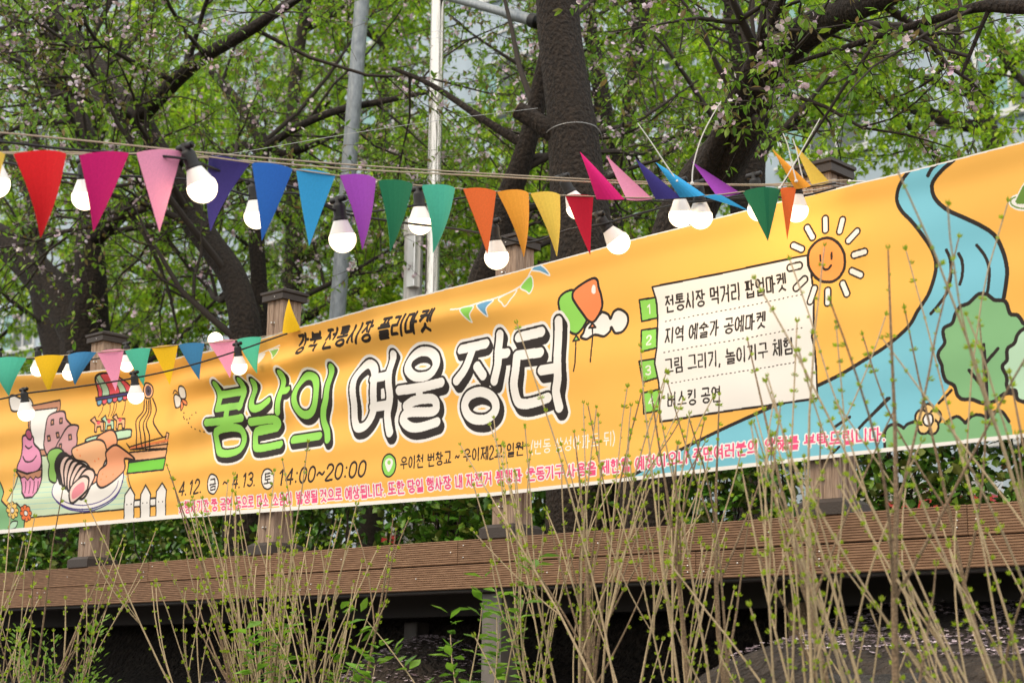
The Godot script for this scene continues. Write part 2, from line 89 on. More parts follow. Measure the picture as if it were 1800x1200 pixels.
const PRINT: Array = [
	["F", 4, 0, [3640,34,3624,49,3611,69,3608,89,3618,111,3639,136,3660,167,3677,198,3684,227,3680,254,3667,286,3644,313,3622,340,3572,370,3524,391,3470,414,3417,430,3337,452,3254,475,3154,504,3050,537,2958,569,2895,584,3360,577,3563,581,3578,530,3613,542,3626,516,3662,504,3699,465,3740,341,3817,320,3817,312,3823,286,3826,262,3820,229,3805,193,3780,170,3747,148,3713,126,3690,102,3682,81,3686,64,3708,46,3733,33]],
	["S", 1, 7.4, 1, 0, [3640,34,3624,49,3611,69,3608,89,3618,111,3639,136,3660,167,3677,198,3684,227,3680,254,3667,286,3644,313,3622,340,3572,370,3524,391,3470,414,3417,430]],
	["S", 1, 7.3, 1, 0, [3417,430,3337,452,3254,475,3154,504,3050,537,2958,569,2895,584]],
	["S", 1, 8.0, 1, 0, [3733,33,3708,46,3686,64,3682,81,3690,102,3713,126,3747,148,3780,170,3805,193,3820,229,3826,262,3823,286,3817,312]],
	["S", 1, 7.6, 1, 0, [3698,33,3687,39,3677,51]],
	["S", 1, 6.1, 1, 0, [3706,203,3713,224,3714,255,3707,284,3689,306,3671,322]],
	["S", 1, 6.1, 1, 0, [3730,214,3737,231,3737,258,3732,274]],
	["S", 1, 6.0, 1, 0, [3767,204,3783,228,3791,256,3788,288,3783,304]],
	["S", 1, 6.2, 0, 0, [3572,472,3535,501,3517,515]],
	["S", 1, 6.3, 0, 0, [3486,500,3453,516]],
	["S", 1, 6.2, 0, 0, [3568,472,3501,529]],
	["S", 1, 5.0, 0, 0, [3462,556,3441,571]],
	["F", 0, 0, [3707,472,3690,486,3681,495,3690,530,3773,528,3826,533,3845,570,3848,503,3774,503]],
	["S", 1, 5.4, 0, 0, [3704,472,3687,486,3677,493]],
	["F", 5, 0, [3561,570,3562,533,3576,524,3593,526,3605,535,3617,525,3628,524,3690,532,3702,525,3716,523,3730,536,3743,525,3759,524,3774,531,3786,522,3802,522,3812,536,3819,550,3821,573,3821,575]],
	["S", 1, 6.1, 1, 0, [3561,570,3562,538,3573,525,3590,525,3602,533]],
	["S", 1, 6.1, 1, 0, [3602,533,3611,526,3625,523]],
	["S", 1, 5.9, 1, 0, [3690,532,3702,525,3716,523,3730,536]],
	["S", 1, 5.9, 1, 0, [3730,536,3743,525,3759,524,3774,531]],
	["S", 1, 5.8, 1, 0, [3774,531,3786,522,3802,522,3811,534,3815,542]],
	["F", 5, 1, [3710,464,3694,453,3689,436,3688,423,3682,407,3684,396,3696,382,3694,366,3696,353,3713,346,3720,330,3731,317,3748,313,3768,299,3785,302,3798,314,3819,320,3827,344,3841,349,3851,365,3858,381,3851,496,3828,492,3807,491,3790,502,3766,503,3745,494,3725,491,3715,481]],
	["S", 1, 7.2, 1, 1, [3710,464,3694,453,3689,436,3688,423,3682,407,3684,396,3696,382,3694,366,3696,353,3713,346,3720,330,3731,317,3748,313,3768,299,3785,302,3798,314,3819,320,3827,344,3841,349,3851,365,3858,381,3851,496,3828,492,3807,491,3790,502,3766,503,3745,494,3725,491,3715,481]],
	["F", 6, 1, [3868,380,3850,377,3839,386,3833,400,3819,409,3817,429,3807,440,3814,459,3814,477,3820,485,3830,487,3833,502,3845,509,3864,510]],
	["S", 1, 7.0, 1, 1, [3868,380,3850,377,3839,386,3833,400,3819,409,3817,429,3807,440,3814,459,3814,477,3820,485,3830,487,3833,502,3845,509,3864,510]],
	["S", 1, 6.5, 1, 0, [3774,395,3775,441,3775,482,3774,528]],
	["S", 1, 6.5, 0, 0, [3801,406,3778,428]],
	["S", 1, 6.5, 0, 0, [3742,439,3772,481]],
	["F", 25, 1, [3668,508,3665,514,3661,519,3654,520,3648,518,3643,512,3642,505,3644,498,3649,493,3655,492,3662,495,3666,500]],
	["S", 1, 4.8, 1, 1, [3668,508,3665,514,3661,519,3654,520,3648,518,3643,512,3642,505,3644,498,3649,493,3655,492,3662,495,3666,500]],
	["F", 25, 1, [3681,520,3679,527,3674,532,3668,533,3662,530,3657,525,3656,518,3658,511,3663,506,3669,505,3676,508,3680,513]],
	["S", 1, 4.8, 1, 1, [3681,520,3679,527,3674,532,3668,533,3662,530,3657,525,3656,518,3658,511,3663,506,3669,505,3676,508,3680,513]],
	["F", 25, 1, [3675,538,3673,544,3668,549,3662,550,3655,548,3651,542,3649,535,3651,528,3656,524,3663,522,3669,525,3674,530]],
	["S", 1, 4.8, 1, 1, [3675,538,3673,544,3668,549,3662,550,3655,548,3651,542,3649,535,3651,528,3656,524,3663,522,3669,525,3674,530]],
	["F", 25, 1, [3657,536,3655,543,3650,547,3644,548,3637,546,3633,540,3631,533,3633,526,3638,522,3645,521,3651,523,3656,529]],
	["S", 1, 4.8, 1, 1, [3657,536,3655,543,3650,547,3644,548,3637,546,3633,540,3631,533,3633,526,3638,522,3645,521,3651,523,3656,529]],
	["F", 25, 1, [3653,517,3651,524,3646,529,3639,530,3633,527,3628,522,3627,515,3629,508,3634,503,3640,502,3647,504,3651,510]],
	["S", 1, 4.8, 1, 1, [3653,517,3651,524,3646,529,3639,530,3633,527,3628,522,3627,515,3629,508,3634,503,3640,502,3647,504,3651,510]],
	["F", 25, 0, [3668,524,3667,528,3665,532,3662,535,3658,537,3653,537,3649,536,3645,534,3642,530,3640,526,3640,521,3641,516,3643,512,3646,509,3650,508,3655,507,3659,509,3663,511,3666,515,3667,519]],
	["F", 2, 0, [3664,523,3664,527,3662,530,3660,533,3657,534,3653,534,3650,533,3647,531,3645,528,3644,525,3643,521,3644,518,3646,515,3648,512,3651,511,3654,511,3658,511,3661,513,3663,516,3664,520]],
	["S", 1, 3.6, 0, 1, [3664,523,3664,527,3662,530,3660,533,3657,534,3653,534,3650,533,3647,531,3645,528,3644,525,3643,521,3644,518,3646,515,3648,512,3651,511,3654,511,3658,511,3661,513,3663,516,3664,520]],
	["F", 3, 0, [2969,188,3015,189,3017,235,2973,236]],
	["S", 1, 4.2, 0, 1, [2969,188,3015,189,3017,235,2973,236]],
	["F", 3, 0, [2973,256,3016,257,3019,302,2975,305]],
	["S", 1, 4.2, 0, 1, [2973,256,3016,257,3019,302,2975,305]],
	["F", 3, 0, [2969,325,3012,325,3019,367,2977,372]],
	["S", 1, 4.2, 0, 1, [2969,325,3012,325,3019,367,2977,372]],
	["F", 3, 0, [2977,395,3021,393,3021,438,2978,441]],
	["S", 1, 4.1, 0, 1, [2977,395,3021,393,3021,438,2978,441]],
	["F", 2, 0, [3007,165,3212,163,3405,162,3408,189,3411,224,3414,256,3413,309,3407,330,3412,355,3415,402,3415,455,3221,458,3022,463,3022,414,3021,380,3012,335,3019,300,3018,247,3016,196]],
	["S", 1, 4.6, 0, 1, [3007,165,3212,163,3405,162,3408,189,3411,224,3414,256,3413,309,3407,330,3412,355,3415,402,3415,455,3221,458,3022,463,3022,414,3021,380,3012,335,3019,300,3018,247,3016,196]],
	["T", "전통시장 먹거리 팝업마켓", 1, 3038.1, 209.0, 3350.4, 207.2, 0.4, -34.1, 0.1, -1, 0.0],
	["T", "지역 예술가 공예마켓", 1, 3038.9, 279.6, 3297.5, 277.9, 0.3, -32.5, 0.1, -1, 0.0],
	["T", "그림 그리기, 놀이기구 체험", 1, 3036.7, 346.7, 3362.9, 341.3, 0.3, -31.1, 0.1, -1, 0.0],
	["T", "버스킹 공연", 1, 3042.0, 419.1, 3185.5, 420.4, 0.3, -30.8, 0.1, -1, 0.0],
	["T", "1", 2, 2986.6, 212.1, 3003.9, 212.1, 0.1, -19.1, 0.16, -1, 0.0],
	["T", "2", 2, 2986.9, 281.4, 3004.1, 281.1, 0.1, -19.0, 0.16, -1, 0.0],
	["T", "3", 2, 2984.8, 347.9, 3002.0, 347.5, 0.1, -18.8, 0.16, -1, 0.0],
	["T", "4", 2, 2990.6, 416.0, 3007.6, 415.4, 0.1, -18.6, 0.16, -1, 0.0],
	["S", 1, 2.4, 0, 0, [3039,246,3042,246]],
	["S", 1, 2.4, 0, 0, [3051,246,3054,245]],
	["S", 1, 2.4, 0, 0, [3064,245,3066,245]],
	["S", 1, 2.4, 0, 0, [3076,245,3078,245]],
	["S", 1, 2.4, 0, 0, [3088,245,3090,245]],
	["S", 1, 2.4, 0, 0, [3100,245,3102,245]],
	["S", 1, 2.4, 0, 0, [3112,244,3114,244]],
	["S", 1, 2.4, 0, 0, [3123,244,3126,244]],
	["S", 1, 2.3, 0, 0, [3135,244,3138,244]],
	["S", 1, 2.3, 0, 0, [3147,244,3150,244]],
	["S", 1, 2.3, 0, 0, [3159,244,3161,244]],
	["S", 1, 2.3, 0, 0, [3170,243,3173,243]],
	["S", 1, 2.3, 0, 0, [3182,243,3185,243]],
	["S", 1, 2.3, 0, 0, [3193,243,3196,243]],
	["S", 1, 2.3, 0, 0, [3205,243,3208,243]],
	["S", 1, 2.3, 0, 0, [3216,243,3219,243]],
	["S", 1, 2.3, 0, 0, [3228,243,3230,242]],
	["S", 1, 2.3, 0, 0, [3239,242,3242,242]],
	["S", 1, 2.3, 0, 0, [3250,242,3253,242]],
	["S", 1, 2.3, 0, 0, [3262,242,3264,242]],
	["S", 1, 2.3, 0, 0, [3273,242,3275,242]],
	["S", 1, 2.3, 0, 0, [3284,242,3287,241]],
	["S", 1, 2.3, 0, 0, [3295,241,3298,241]],
	["S", 1, 2.3, 0, 0, [3306,241,3309,241]],
	["S", 1, 2.3, 0, 0, [3317,241,3320,241]],
	["S", 1, 2.3, 0, 0, [3328,241,3331,241]],
	["S", 1, 2.3, 0, 0, [3339,241,3341,240]],
	["S", 1, 2.3, 0, 0, [3350,240,3352,240]],
	["S", 1, 2.2, 0, 0, [3361,240,3363,240]],
	["S", 1, 2.2, 0, 0, [3371,240,3374,240]],
	["S", 1, 2.2, 0, 0, [3382,240,3385,240]],
	["S", 1, 2.4, 0, 0, [3038,315,3041,315]],
	["S", 1, 2.4, 0, 0, [3051,315,3053,314]],
	["S", 1, 2.4, 0, 0, [3063,314,3066,314]],
	["S", 1, 2.4, 0, 0, [3075,314,3078,314]],
	["S", 1, 2.4, 0, 0, [3087,314,3090,314]],
	["S", 1, 2.3, 0, 0, [3099,314,3102,314]],
	["S", 1, 2.3, 0, 0, [3111,313,3114,313]],
	["S", 1, 2.3, 0, 0, [3123,313,3126,313]],
	["S", 1, 2.3, 0, 0, [3135,313,3138,313]],
	["S", 1, 2.3, 0, 0, [3147,313,3149,313]],
	["S", 1, 2.3, 0, 0, [3159,313,3161,313]],
	["S", 1, 2.3, 0, 0, [3170,312,3173,312]],
	["S", 1, 2.3, 0, 0, [3182,312,3184,312]],
	["S", 1, 2.3, 0, 0, [3193,312,3196,312]],
	["S", 1, 2.3, 0, 0, [3205,312,3208,312]],
	["S", 1, 2.3, 0, 0, [3217,312,3219,311]],
	["S", 1, 2.3, 0, 0, [3228,311,3231,311]],
	["S", 1, 2.3, 0, 0, [3239,311,3242,311]],
	["S", 1, 2.3, 0, 0, [3251,311,3253,311]],
	["S", 1, 2.3, 0, 0, [3262,311,3265,311]],
	["S", 1, 2.3, 0, 0, [3273,311,3276,310]],
	["S", 1, 2.3, 0, 0, [3284,310,3287,310]],
	["S", 1, 2.3, 0, 0, [3296,310,3298,310]],
	["S", 1, 2.3, 0, 0, [3307,310,3309,310]],
	["S", 1, 2.2, 0, 0, [3318,310,3320,310]],
	["S", 1, 2.2, 0, 0, [3329,310,3331,309]],
	["S", 1, 2.2, 0, 0, [3340,309,3342,309]],
	["S", 1, 2.2, 0, 0, [3351,309,3353,309]],
	["S", 1, 2.2, 0, 0, [3361,309,3364,309]],
	["S", 1, 2.2, 0, 0, [3372,309,3375,309]],
	["S", 1, 2.2, 0, 0, [3383,309,3385,309]],
	["S", 1, 2.4, 0, 0, [3044,383,3047,383]],
	["S", 1, 2.3, 0, 0, [3055,383,3058,383]],
	["S", 1, 2.3, 0, 0, [3067,383,3069,383]],
	["S", 1, 2.3, 0, 0, [3078,383,3080,383]],
	["S", 1, 2.3, 0, 0, [3089,382,3091,382]],
	["S", 1, 2.3, 0, 0, [3100,382,3102,382]],
	["S", 1, 2.3, 0, 0, [3111,382,3113,382]],
	["S", 1, 2.3, 0, 0, [3122,382,3124,382]],
	["S", 1, 2.3, 0, 0, [3132,382,3135,381]],
	["S", 1, 2.3, 0, 0, [3143,381,3146,381]],
	["S", 1, 2.3, 0, 0, [3154,381,3157,381]],
	["S", 1, 2.3, 0, 0, [3165,381,3167,381]],
	["S", 1, 2.3, 0, 0, [3175,381,3178,380]],
	["S", 1, 2.3, 0, 0, [3186,380,3189,380]],
	["S", 1, 2.3, 0, 0, [3197,380,3199,380]],
	["S", 1, 2.3, 0, 0, [3207,380,3210,380]],
	["S", 1, 2.3, 0, 0, [3218,380,3220,380]],
	["S", 1, 2.3, 0, 0, [3228,379,3231,379]],
	["S", 1, 2.3, 0, 0, [3238,379,3241,379]],
	["S", 1, 2.3, 0, 0, [3249,379,3251,379]],
	["S", 1, 2.3, 0, 0, [3259,379,3262,379]],
	["S", 1, 2.3, 0, 0, [3269,379,3272,378]],
	["S", 1, 2.2, 0, 0, [3280,378,3282,378]],
	["S", 1, 2.2, 0, 0, [3290,378,3292,378]],
	["S", 1, 2.2, 0, 0, [3300,378,3303,378]],
	["S", 1, 2.2, 0, 0, [3310,378,3313,378]],
	["S", 1, 2.2, 0, 0, [3320,377,3323,377]],
	["S", 1, 2.2, 0, 0, [3330,377,3333,377]],
	["S", 1, 2.2, 0, 0, [3340,377,3343,377]],
	["S", 1, 2.2, 0, 0, [3350,377,3353,377]],
	["S", 1, 2.2, 0, 0, [3360,377,3363,376]],
	["S", 1, 17.8, 0, 0, [3445,93,3445,116]],
	["S", 2, 10.6, 0, 0, [3445,93,3445,116]],
	["S", 1, 17.7, 0, 0, [3485,103,3478,125]],
	["S", 2, 10.5, 0, 0, [3485,103,3478,125]],
	["S", 1, 17.5, 0, 0, [3518,133,3498,148]],
	["S", 2, 10.4, 0, 0, [3518,133,3498,148]],
	["S", 1, 17.4, 0, 0, [3533,177,3509,179]],
	["S", 2, 10.3, 0, 0, [3533,177,3509,179]],
	["S", 1, 17.4, 0, 0, [3520,221,3501,210]],
	["S", 2, 10.3, 0, 0, [3520,221,3501,210]],
	["S", 1, 17.4, 0, 0, [3488,254,3479,232]],
	["S", 2, 10.3, 0, 0, [3488,254,3479,232]],
	["S", 1, 17.5, 0, 0, [3445,266,3445,241]],
	["S", 2, 10.4, 0, 0, [3445,266,3445,241]],
	["S", 1, 17.7, 0, 0, [3405,257,3415,232]],
	["S", 2, 10.5, 0, 0, [3405,257,3415,232]],
	["S", 1, 17.8, 0, 0, [3372,224,3393,210]],
	["S", 2, 10.5, 0, 0, [3372,224,3393,210]],
	["S", 1, 17.9, 0, 0, [3361,181,3383,180]],
	["S", 2, 10.6, 0, 0, [3361,181,3383,180]],
	["S", 1, 17.9, 0, 0, [3371,136,3390,147]],
	["S", 2, 10.6, 0, 0, [3371,136,3390,147]],
	["S", 1, 17.9, 0, 0, [3403,104,3415,126]],
	["S", 2, 10.6, 0, 0, [3403,104,3415,126]],
	["F", 31, 1, [3487,186,3486,195,3483,204,3477,212,3471,218,3463,222,3454,224,3444,223,3435,221,3426,216,3418,209,3412,201,3407,192,3404,182,3404,171,3405,161,3408,152,3414,145,3421,139,3429,135,3438,133,3447,133,3457,136,3465,141,3473,148,3479,156,3484,166,3487,175]],
	["S", 1, 5.9, 1, 1, [3487,186,3486,195,3483,204,3477,212,3471,218,3463,222,3454,224,3444,223,3435,221,3426,216,3418,209,3412,201,3407,192,3404,182,3404,171,3405,161,3408,152,3414,145,3421,139,3429,135,3438,133,3447,133,3457,136,3465,141,3473,148,3479,156,3484,166,3487,175]],
	["S", 1, 4.7, 0, 0, [3432,167,3432,178]],
	["S", 1, 4.7, 0, 0, [3458,166,3457,178]],
	["S", 1, 4.7, 1, 0, [3436,191,3440,197,3448,197,3455,191]],
	["F", 2, 1, [2817,221,2807,239,2800,248,2817,255,2834,249,2846,249,2867,255,2883,246,2887,237,2899,252,2920,251,2934,234,2932,214,2912,200,2895,203,2885,217,2879,207,2863,199,2854,203]],
	["S", 1, 6.1, 1, 1, [2817,221,2807,239,2800,248,2817,255,2834,249,2846,249,2867,255,2883,246,2887,237,2899,252,2920,251,2934,234,2932,214,2912,200,2895,203,2885,217,2879,207,2863,199,2854,203]],
	["F", 3, 1, [2783,138,2757,137,2738,149,2736,169,2745,197,2758,222,2775,236,2792,237,2813,217,2817,201,2796,165]],
	["S", 1, 5.9, 1, 1, [2783,138,2757,137,2738,149,2736,169,2745,197,2758,222,2775,236,2792,237,2813,217,2817,201,2796,165]],
	["F", 7, 1, [2838,118,2813,123,2783,136,2777,152,2787,170,2807,196,2819,211,2834,218,2850,206,2863,185,2861,161,2854,141,2850,124]],
	["S", 1, 6.2, 1, 1, [2838,118,2813,123,2783,136,2777,152,2787,170,2807,196,2819,211,2834,218,2850,206,2863,185,2861,161,2854,141,2850,124]],
	["F", 2, 1, [2838,133,2844,137,2845,151,2839,154,2833,149,2834,138]],
	["F", 3, 0, [2786,242,2796,254,2777,254]],
	["S", 1, 4.4, 0, 1, [2786,242,2796,254,2777,254]],
	["F", 7, 0, [2833,220,2842,231,2823,230]],
	["S", 1, 4.4, 0, 1, [2833,220,2842,231,2823,230]],
	["S", 1, 3.8, 1, 0, [2786,256,2787,282,2787,305,2782,324]],
	["S", 1, 3.8, 1, 0, [2833,231,2834,262,2833,288,2832,309]],
	["S", 2, 4.0, 1, 0, [2397,127,2435,129,2482,124,2548,118,2602,106,2634,92,2656,72,2667,60]],
	["F", 3, 1, [2430,129,2440,149,2460,166,2459,149,2473,130]],
	["S", 2, 3.8, 1, 1, [2430,129,2440,149,2460,166,2459,149,2473,130]],
	["F", 18, 1, [2485,126,2494,143,2515,160,2515,140,2534,123]],
	["S", 2, 3.7, 1, 1, [2485,126,2494,143,2515,160,2515,140,2534,123]],
	["S", 2, 3.7, 1, 1, [2552,121,2562,134,2573,144,2589,128,2603,108]],
	["F", 3, 1, [2616,103,2634,116,2646,123,2656,106,2652,83]],
	["S", 2, 3.7, 1, 1, [2616,103,2634,116,2646,123,2656,106,2652,83]],
	["F", 18, 1, [2658,70,2683,78,2710,91,2700,74,2678,60]],
	["S", 2, 3.6, 1, 1, [2658,70,2683,78,2710,91,2700,74,2678,60]],
	["F", 2, 0, [1639,141,1661,168,1676,141]],
	["S", 2, 2.9, 0, 1, [1639,141,1661,168,1676,141]],
	["F", 29, 0, [1695,136,1719,163,1736,134]],
	["S", 2, 2.8, 0, 1, [1695,136,1719,163,1736,134]],
	["S", 2, 3.5, 0, 0, [1632,142,1741,128]],
	["T", "강북 전통시장 플리마켓", 1, 1812.6, 137.3, 2335.3, 140.8, 18.8, -48.7, 0.13, -1, 0.0],
	["K", 3, 21.4, [[1460,204,1469,270],[1567,206,1572,277],[1466,231,1568,232],[1469,271,1572,273],[1516,271,1516,307],[1428,307,1513,310,1583,309],[1467,336,1572,338,1575,395,1485,395,1467,336],[1617,214,1617,262,1631,287,1662,288,1694,274],[1738,205,1739,263,1738,308],[1741,252,1765,251],[1620,324,1722,327,1726,347,1641,351,1641,390,1669,400,1750,397],[1642,353,1726,349],[1894,280,1890,259,1879,241,1864,227,1846,221,1829,223,1815,233,1806,249,1803,270,1808,291,1819,309,1835,323,1852,328,1869,326,1883,316,1892,300,1894,280],[1801,389,1908,389],[1934,210,1935,251,1936,293,1922,325,1920,351,1936,379,1944,402]]],
	["K", 2, 24.1, [[2085,219,2056,230,2039,259,2042,314,2039,355,2052,380,2078,381,2099,365,2113,336,2117,288,2114,247,2085,219],[2112,262,2166,260],[2110,335,2169,335],[2169,206,2168,247,2172,281,2176,315,2163,354,2168,382,2178,406],[2336,252,2331,239,2320,227,2304,217,2284,212,2265,212,2248,218,2237,227,2234,240,2238,253,2250,265,2267,275,2286,279,2306,279,2322,274,2332,264,2336,252],[2211,304,2292,305,2359,301],[2283,307,2283,330],[2232,345,2265,335,2325,337,2339,353,2326,368,2242,362,2221,377,2248,398,2286,403,2343,396],[2413,224,2497,222],[2454,230,2445,261,2433,282,2411,302],[2477,275,2499,300],[2543,206,2543,241,2546,280,2536,317],[2546,254,2571,255],[2538,377,2534,364,2523,352,2506,343,2487,338,2467,339,2450,344,2439,354,2435,366,2440,380,2451,392,2468,401,2488,405,2508,405,2524,399,2535,390,2538,377],[2605,221,2677,218],[2605,265,2676,267],[2605,265,2604,300,2598,337,2607,372,2628,382,2661,381,2699,375],[2684,310,2729,310],[2732,201,2731,266,2733,328,2725,364,2734,401]]],
	["T", "4.12.", 1, 1307.6, 485.7, 1418.7, 482.4, 4.2, -36.9, 0.13, -1, 0.0],
	["F", 2, 1, [1489,484,1488,493,1485,500,1480,506,1474,510,1466,510,1459,508,1451,504,1445,498,1441,489,1439,481,1440,472,1443,465,1448,459,1454,455,1462,455,1470,457,1477,461,1483,468,1487,476]],
	["S", 1, 4.7, 1, 1, [1489,484,1488,493,1485,500,1480,506,1474,510,1466,510,1459,508,1451,504,1445,498,1441,489,1439,481,1440,472,1443,465,1448,459,1454,455,1462,455,1470,457,1477,461,1483,468,1487,476]],
	["T", "금", 1, 1447.4, 484.5, 1480.7, 482.2, -2.4, -30.3, 0.12, -1, 0.0],
	["T", "~", 1, 1506.2, 482.5, 1536.5, 481.6, -2.4, -31.6, 0.13, -1, 0.0],
	["T", "4.13.", 1, 1549.2, 482.6, 1657.7, 481.4, 4.3, -35.6, 0.13, -1, 0.0],
	["F", 2, 1, [1731,489,1731,497,1727,504,1722,510,1715,513,1707,514,1699,512,1691,508,1685,501,1680,493,1679,485,1679,476,1683,469,1688,463,1695,460,1703,459,1712,461,1719,465,1725,472,1730,480]],
	["S", 1, 4.5, 1, 1, [1731,489,1731,497,1727,504,1722,510,1715,513,1707,514,1699,512,1691,508,1685,501,1680,493,1679,485,1679,476,1683,469,1688,463,1695,460,1703,459,1712,461,1719,465,1725,472,1730,480]],
	["T", "토", 1, 1687.1, 486.7, 1722.9, 484.8, -2.0, -29.2, 0.12, -1, 0.0],
	["T", "14:00~20:00", 1, 1749.1, 486.8, 2097.8, 488.9, 4.9, -39.0, 0.13, -1, 0.0],
	["F", 3, 1, [2204,490,2203,499,2200,507,2195,512,2188,516,2180,517,2173,515,2165,510,2160,503,2156,495,2154,486,2155,478,2158,470,2164,464,2170,461,2178,460,2186,462,2193,467,2199,473,2202,481]],
	["S", 1, 4.2, 1, 1, [2204,490,2203,499,2200,507,2195,512,2188,516,2180,517,2173,515,2165,510,2160,503,2156,495,2154,486,2155,478,2158,470,2164,464,2170,461,2178,460,2186,462,2193,467,2199,473,2202,481]],
	["F", 2, 1, [2164,479,2172,471,2187,472,2193,481,2190,492,2180,505,2169,492]],
	["F", 3, 0, [2185,482,2184,485,2181,487,2177,486,2174,484,2173,481,2174,477,2177,476,2181,476,2184,478]],
	["T", "우이천 번창교 ~ 우이제2교 일원", 1, 2218.0, 487.2, 2630.8, 485.6, -1.1, -29.7, 0.11, -1, 0.0],
	["T", "(번동 삼성아파트 뒤)", 2, 2650.2, 486.0, 2899.6, 486.8, -0.4, -30.2, 0.075, -1, 0.0],
	["T", "※행사기간", 9, 1309.7, 539.1, 1452.0, 540.9, -2.7, -30.8, 0.13, 2, 0.2],
	["T", "중", 9, 1459.7, 541.0, 1490.5, 541.4, -2.4, -30.4, 0.13, 2, 0.2],
	["T", "공연", 9, 1500.6, 541.5, 1556.1, 542.1, -2.4, -30.3, 0.13, 2, 0.2],
	["T", "등으로", 9, 1566.1, 542.3, 1647.4, 543.2, -2.2, -30.1, 0.13, 2, 0.2],
	["T", "다소", 9, 1659.6, 543.4, 1710.1, 544.0, -2.1, -29.9, 0.13, 2, 0.2],
	["T", "소음이", 9, 1724.4, 544.2, 1808.8, 545.2, -1.9, -29.8, 0.13, 2, 0.2],
	["T", "발생될", 9, 1822.7, 545.4, 1911.3, 546.5, -1.7, -29.5, 0.13, 2, 0.2],
	["T", "것으로", 9, 1918.0, 546.5, 2006.2, 547.6, -1.6, -29.3, 0.13, 2, 0.2],
	["T", "예상됩니다.", 9, 2014.9, 547.7, 2169.1, 547.0, -1.4, -29.1, 0.13, 2, 0.2],
	["T", "또한", 9, 2175.3, 547.0, 2238.4, 546.7, -1.1, -28.5, 0.13, 2, 0.2],
	["T", "당일", 9, 2246.4, 546.6, 2304.1, 546.3, -1.0, -28.3, 0.13, 2, 0.2],
	["T", "행사장", 9, 2311.9, 546.3, 2399.1, 546.6, -0.9, -28.1, 0.13, 2, 0.2],
	["T", "내", 9, 2410.5, 546.6, 2437.0, 546.7, -0.7, -27.7, 0.13, 2, 0.2],
	["T", "자전거", 9, 2446.4, 546.7, 2533.2, 547.0, -0.6, -27.6, 0.13, 2, 0.2],
	["T", "통행과", 9, 2542.3, 547.1, 2628.1, 547.4, -0.5, -27.3, 0.13, 2, 0.2],
	["T", "운동기구", 9, 2640.4, 547.5, 2753.7, 548.0, -0.3, -27.0, 0.13, 2, 0.2],
	["T", "사용을", 9, 2760.4, 548.0, 2847.9, 548.4, -0.1, -26.6, 0.13, 2, 0.2],
	["T", "제한할", 9, 2857.7, 548.4, 2943.7, 548.8, 0.0, -26.3, 0.13, 2, 0.2],
	["T", "예정이오니", 9, 2954.6, 548.8, 3098.9, 543.9, 0.2, -25.9, 0.13, 2, 0.2],
	["T", "주민여러분의", 9, 3107.8, 543.6, 3273.1, 539.0, 0.4, -25.5, 0.13, 2, 0.2],
	["T", "양해를", 9, 3288.2, 538.6, 3370.4, 538.8, 0.6, -24.9, 0.13, 2, 0.2],
	["T", "부탁드립니다.", 9, 3379.7, 538.8, 3565.0, 539.8, 0.7, -24.6, 0.13, 2, 0.2],
	["F", 16, 0, [419,386,386,457,526,519,1047,526,1074,477,1040,425,588,331,562,324]],
	["S", 17, 1.9, 0, 0, [413,404,1051,430]],
	["S", 17, 1.9, 0, 0, [411,421,1053,446]],
	["S", 17, 1.9, 0, 0, [409,438,1055,462]],
	["S", 17, 1.9, 0, 0, [407,455,1056,478]],
	["S", 17, 1.9, 0, 0, [405,473,1058,494]],
	["S", 17, 1.9, 0, 0, [438,492,1060,510]],
	["S", 1, 5.4, 0, 0, [431,382,386,457]],
	["S", 1, 4.9, 0, 0, [526,519,1047,526]],
	["F", 0, 0, [1036,390,1094,462,1100,521,1046,522,1069,465]],
	["S", 1, 3.8, 0, 0, [1051,425,1077,465]],
	["F", 5, 0, [268,374,324,392,351,427,350,454,388,475,447,470,494,500,493,558,294,550]],
	["S", 1, 6.2, 0, 1, [268,374,324,392,351,427,350,454,388,475,447,470,494,500,493,558,294,550]],
	["F", 26, 1, [458,492,455,498,446,500,437,497,433,491,436,485,444,483,453,486]],
	["S", 1, 3.3, 1, 1, [458,492,455,498,446,500,437,497,433,491,436,485,444,483,453,486]],
	["F", 26, 1, [453,505,450,511,442,513,432,510,428,504,431,498,439,496,448,499]],
	["S", 1, 3.3, 1, 1, [453,505,450,511,442,513,432,510,428,504,431,498,439,496,448,499]],
	["F", 26, 1, [437,510,434,516,426,518,417,515,412,509,415,503,424,501,433,504]],
	["S", 1, 3.3, 1, 1, [437,510,434,516,426,518,417,515,412,509,415,503,424,501,433,504]],
	["F", 26, 1, [420,503,417,509,409,511,399,508,395,502,398,496,406,494,415,497]],
	["S", 1, 3.3, 1, 1, [420,503,417,509,409,511,399,508,395,502,398,496,406,494,415,497]],
	["F", 26, 1, [411,489,408,495,400,497,391,494,386,488,389,482,397,480,407,483]],
	["S", 1, 3.3, 1, 1, [411,489,408,495,400,497,391,494,386,488,389,482,397,480,407,483]],
	["F", 26, 1, [416,476,413,482,405,484,396,481,391,475,394,469,402,467,412,470]],
	["S", 1, 3.3, 1, 1, [416,476,413,482,405,484,396,481,391,475,394,469,402,467,412,470]],
	["F", 26, 1, [432,472,429,477,421,479,411,476,407,470,410,464,418,462,427,465]],
	["S", 1, 3.3, 1, 1, [432,472,429,477,421,479,411,476,407,470,410,464,418,462,427,465]],
	["F", 26, 1, [449,478,446,484,438,486,429,483,424,477,427,471,435,469,445,472]],
	["S", 1, 3.3, 1, 1, [449,478,446,484,438,486,429,483,424,477,427,471,435,469,445,472]],
	["F", 26, 0, [443,491,442,496,440,501,436,504,431,506,424,507,418,505,412,503,407,499,403,494,401,489,402,484,404,479,408,476,413,474,420,474,426,475,432,478,437,481,441,486]],
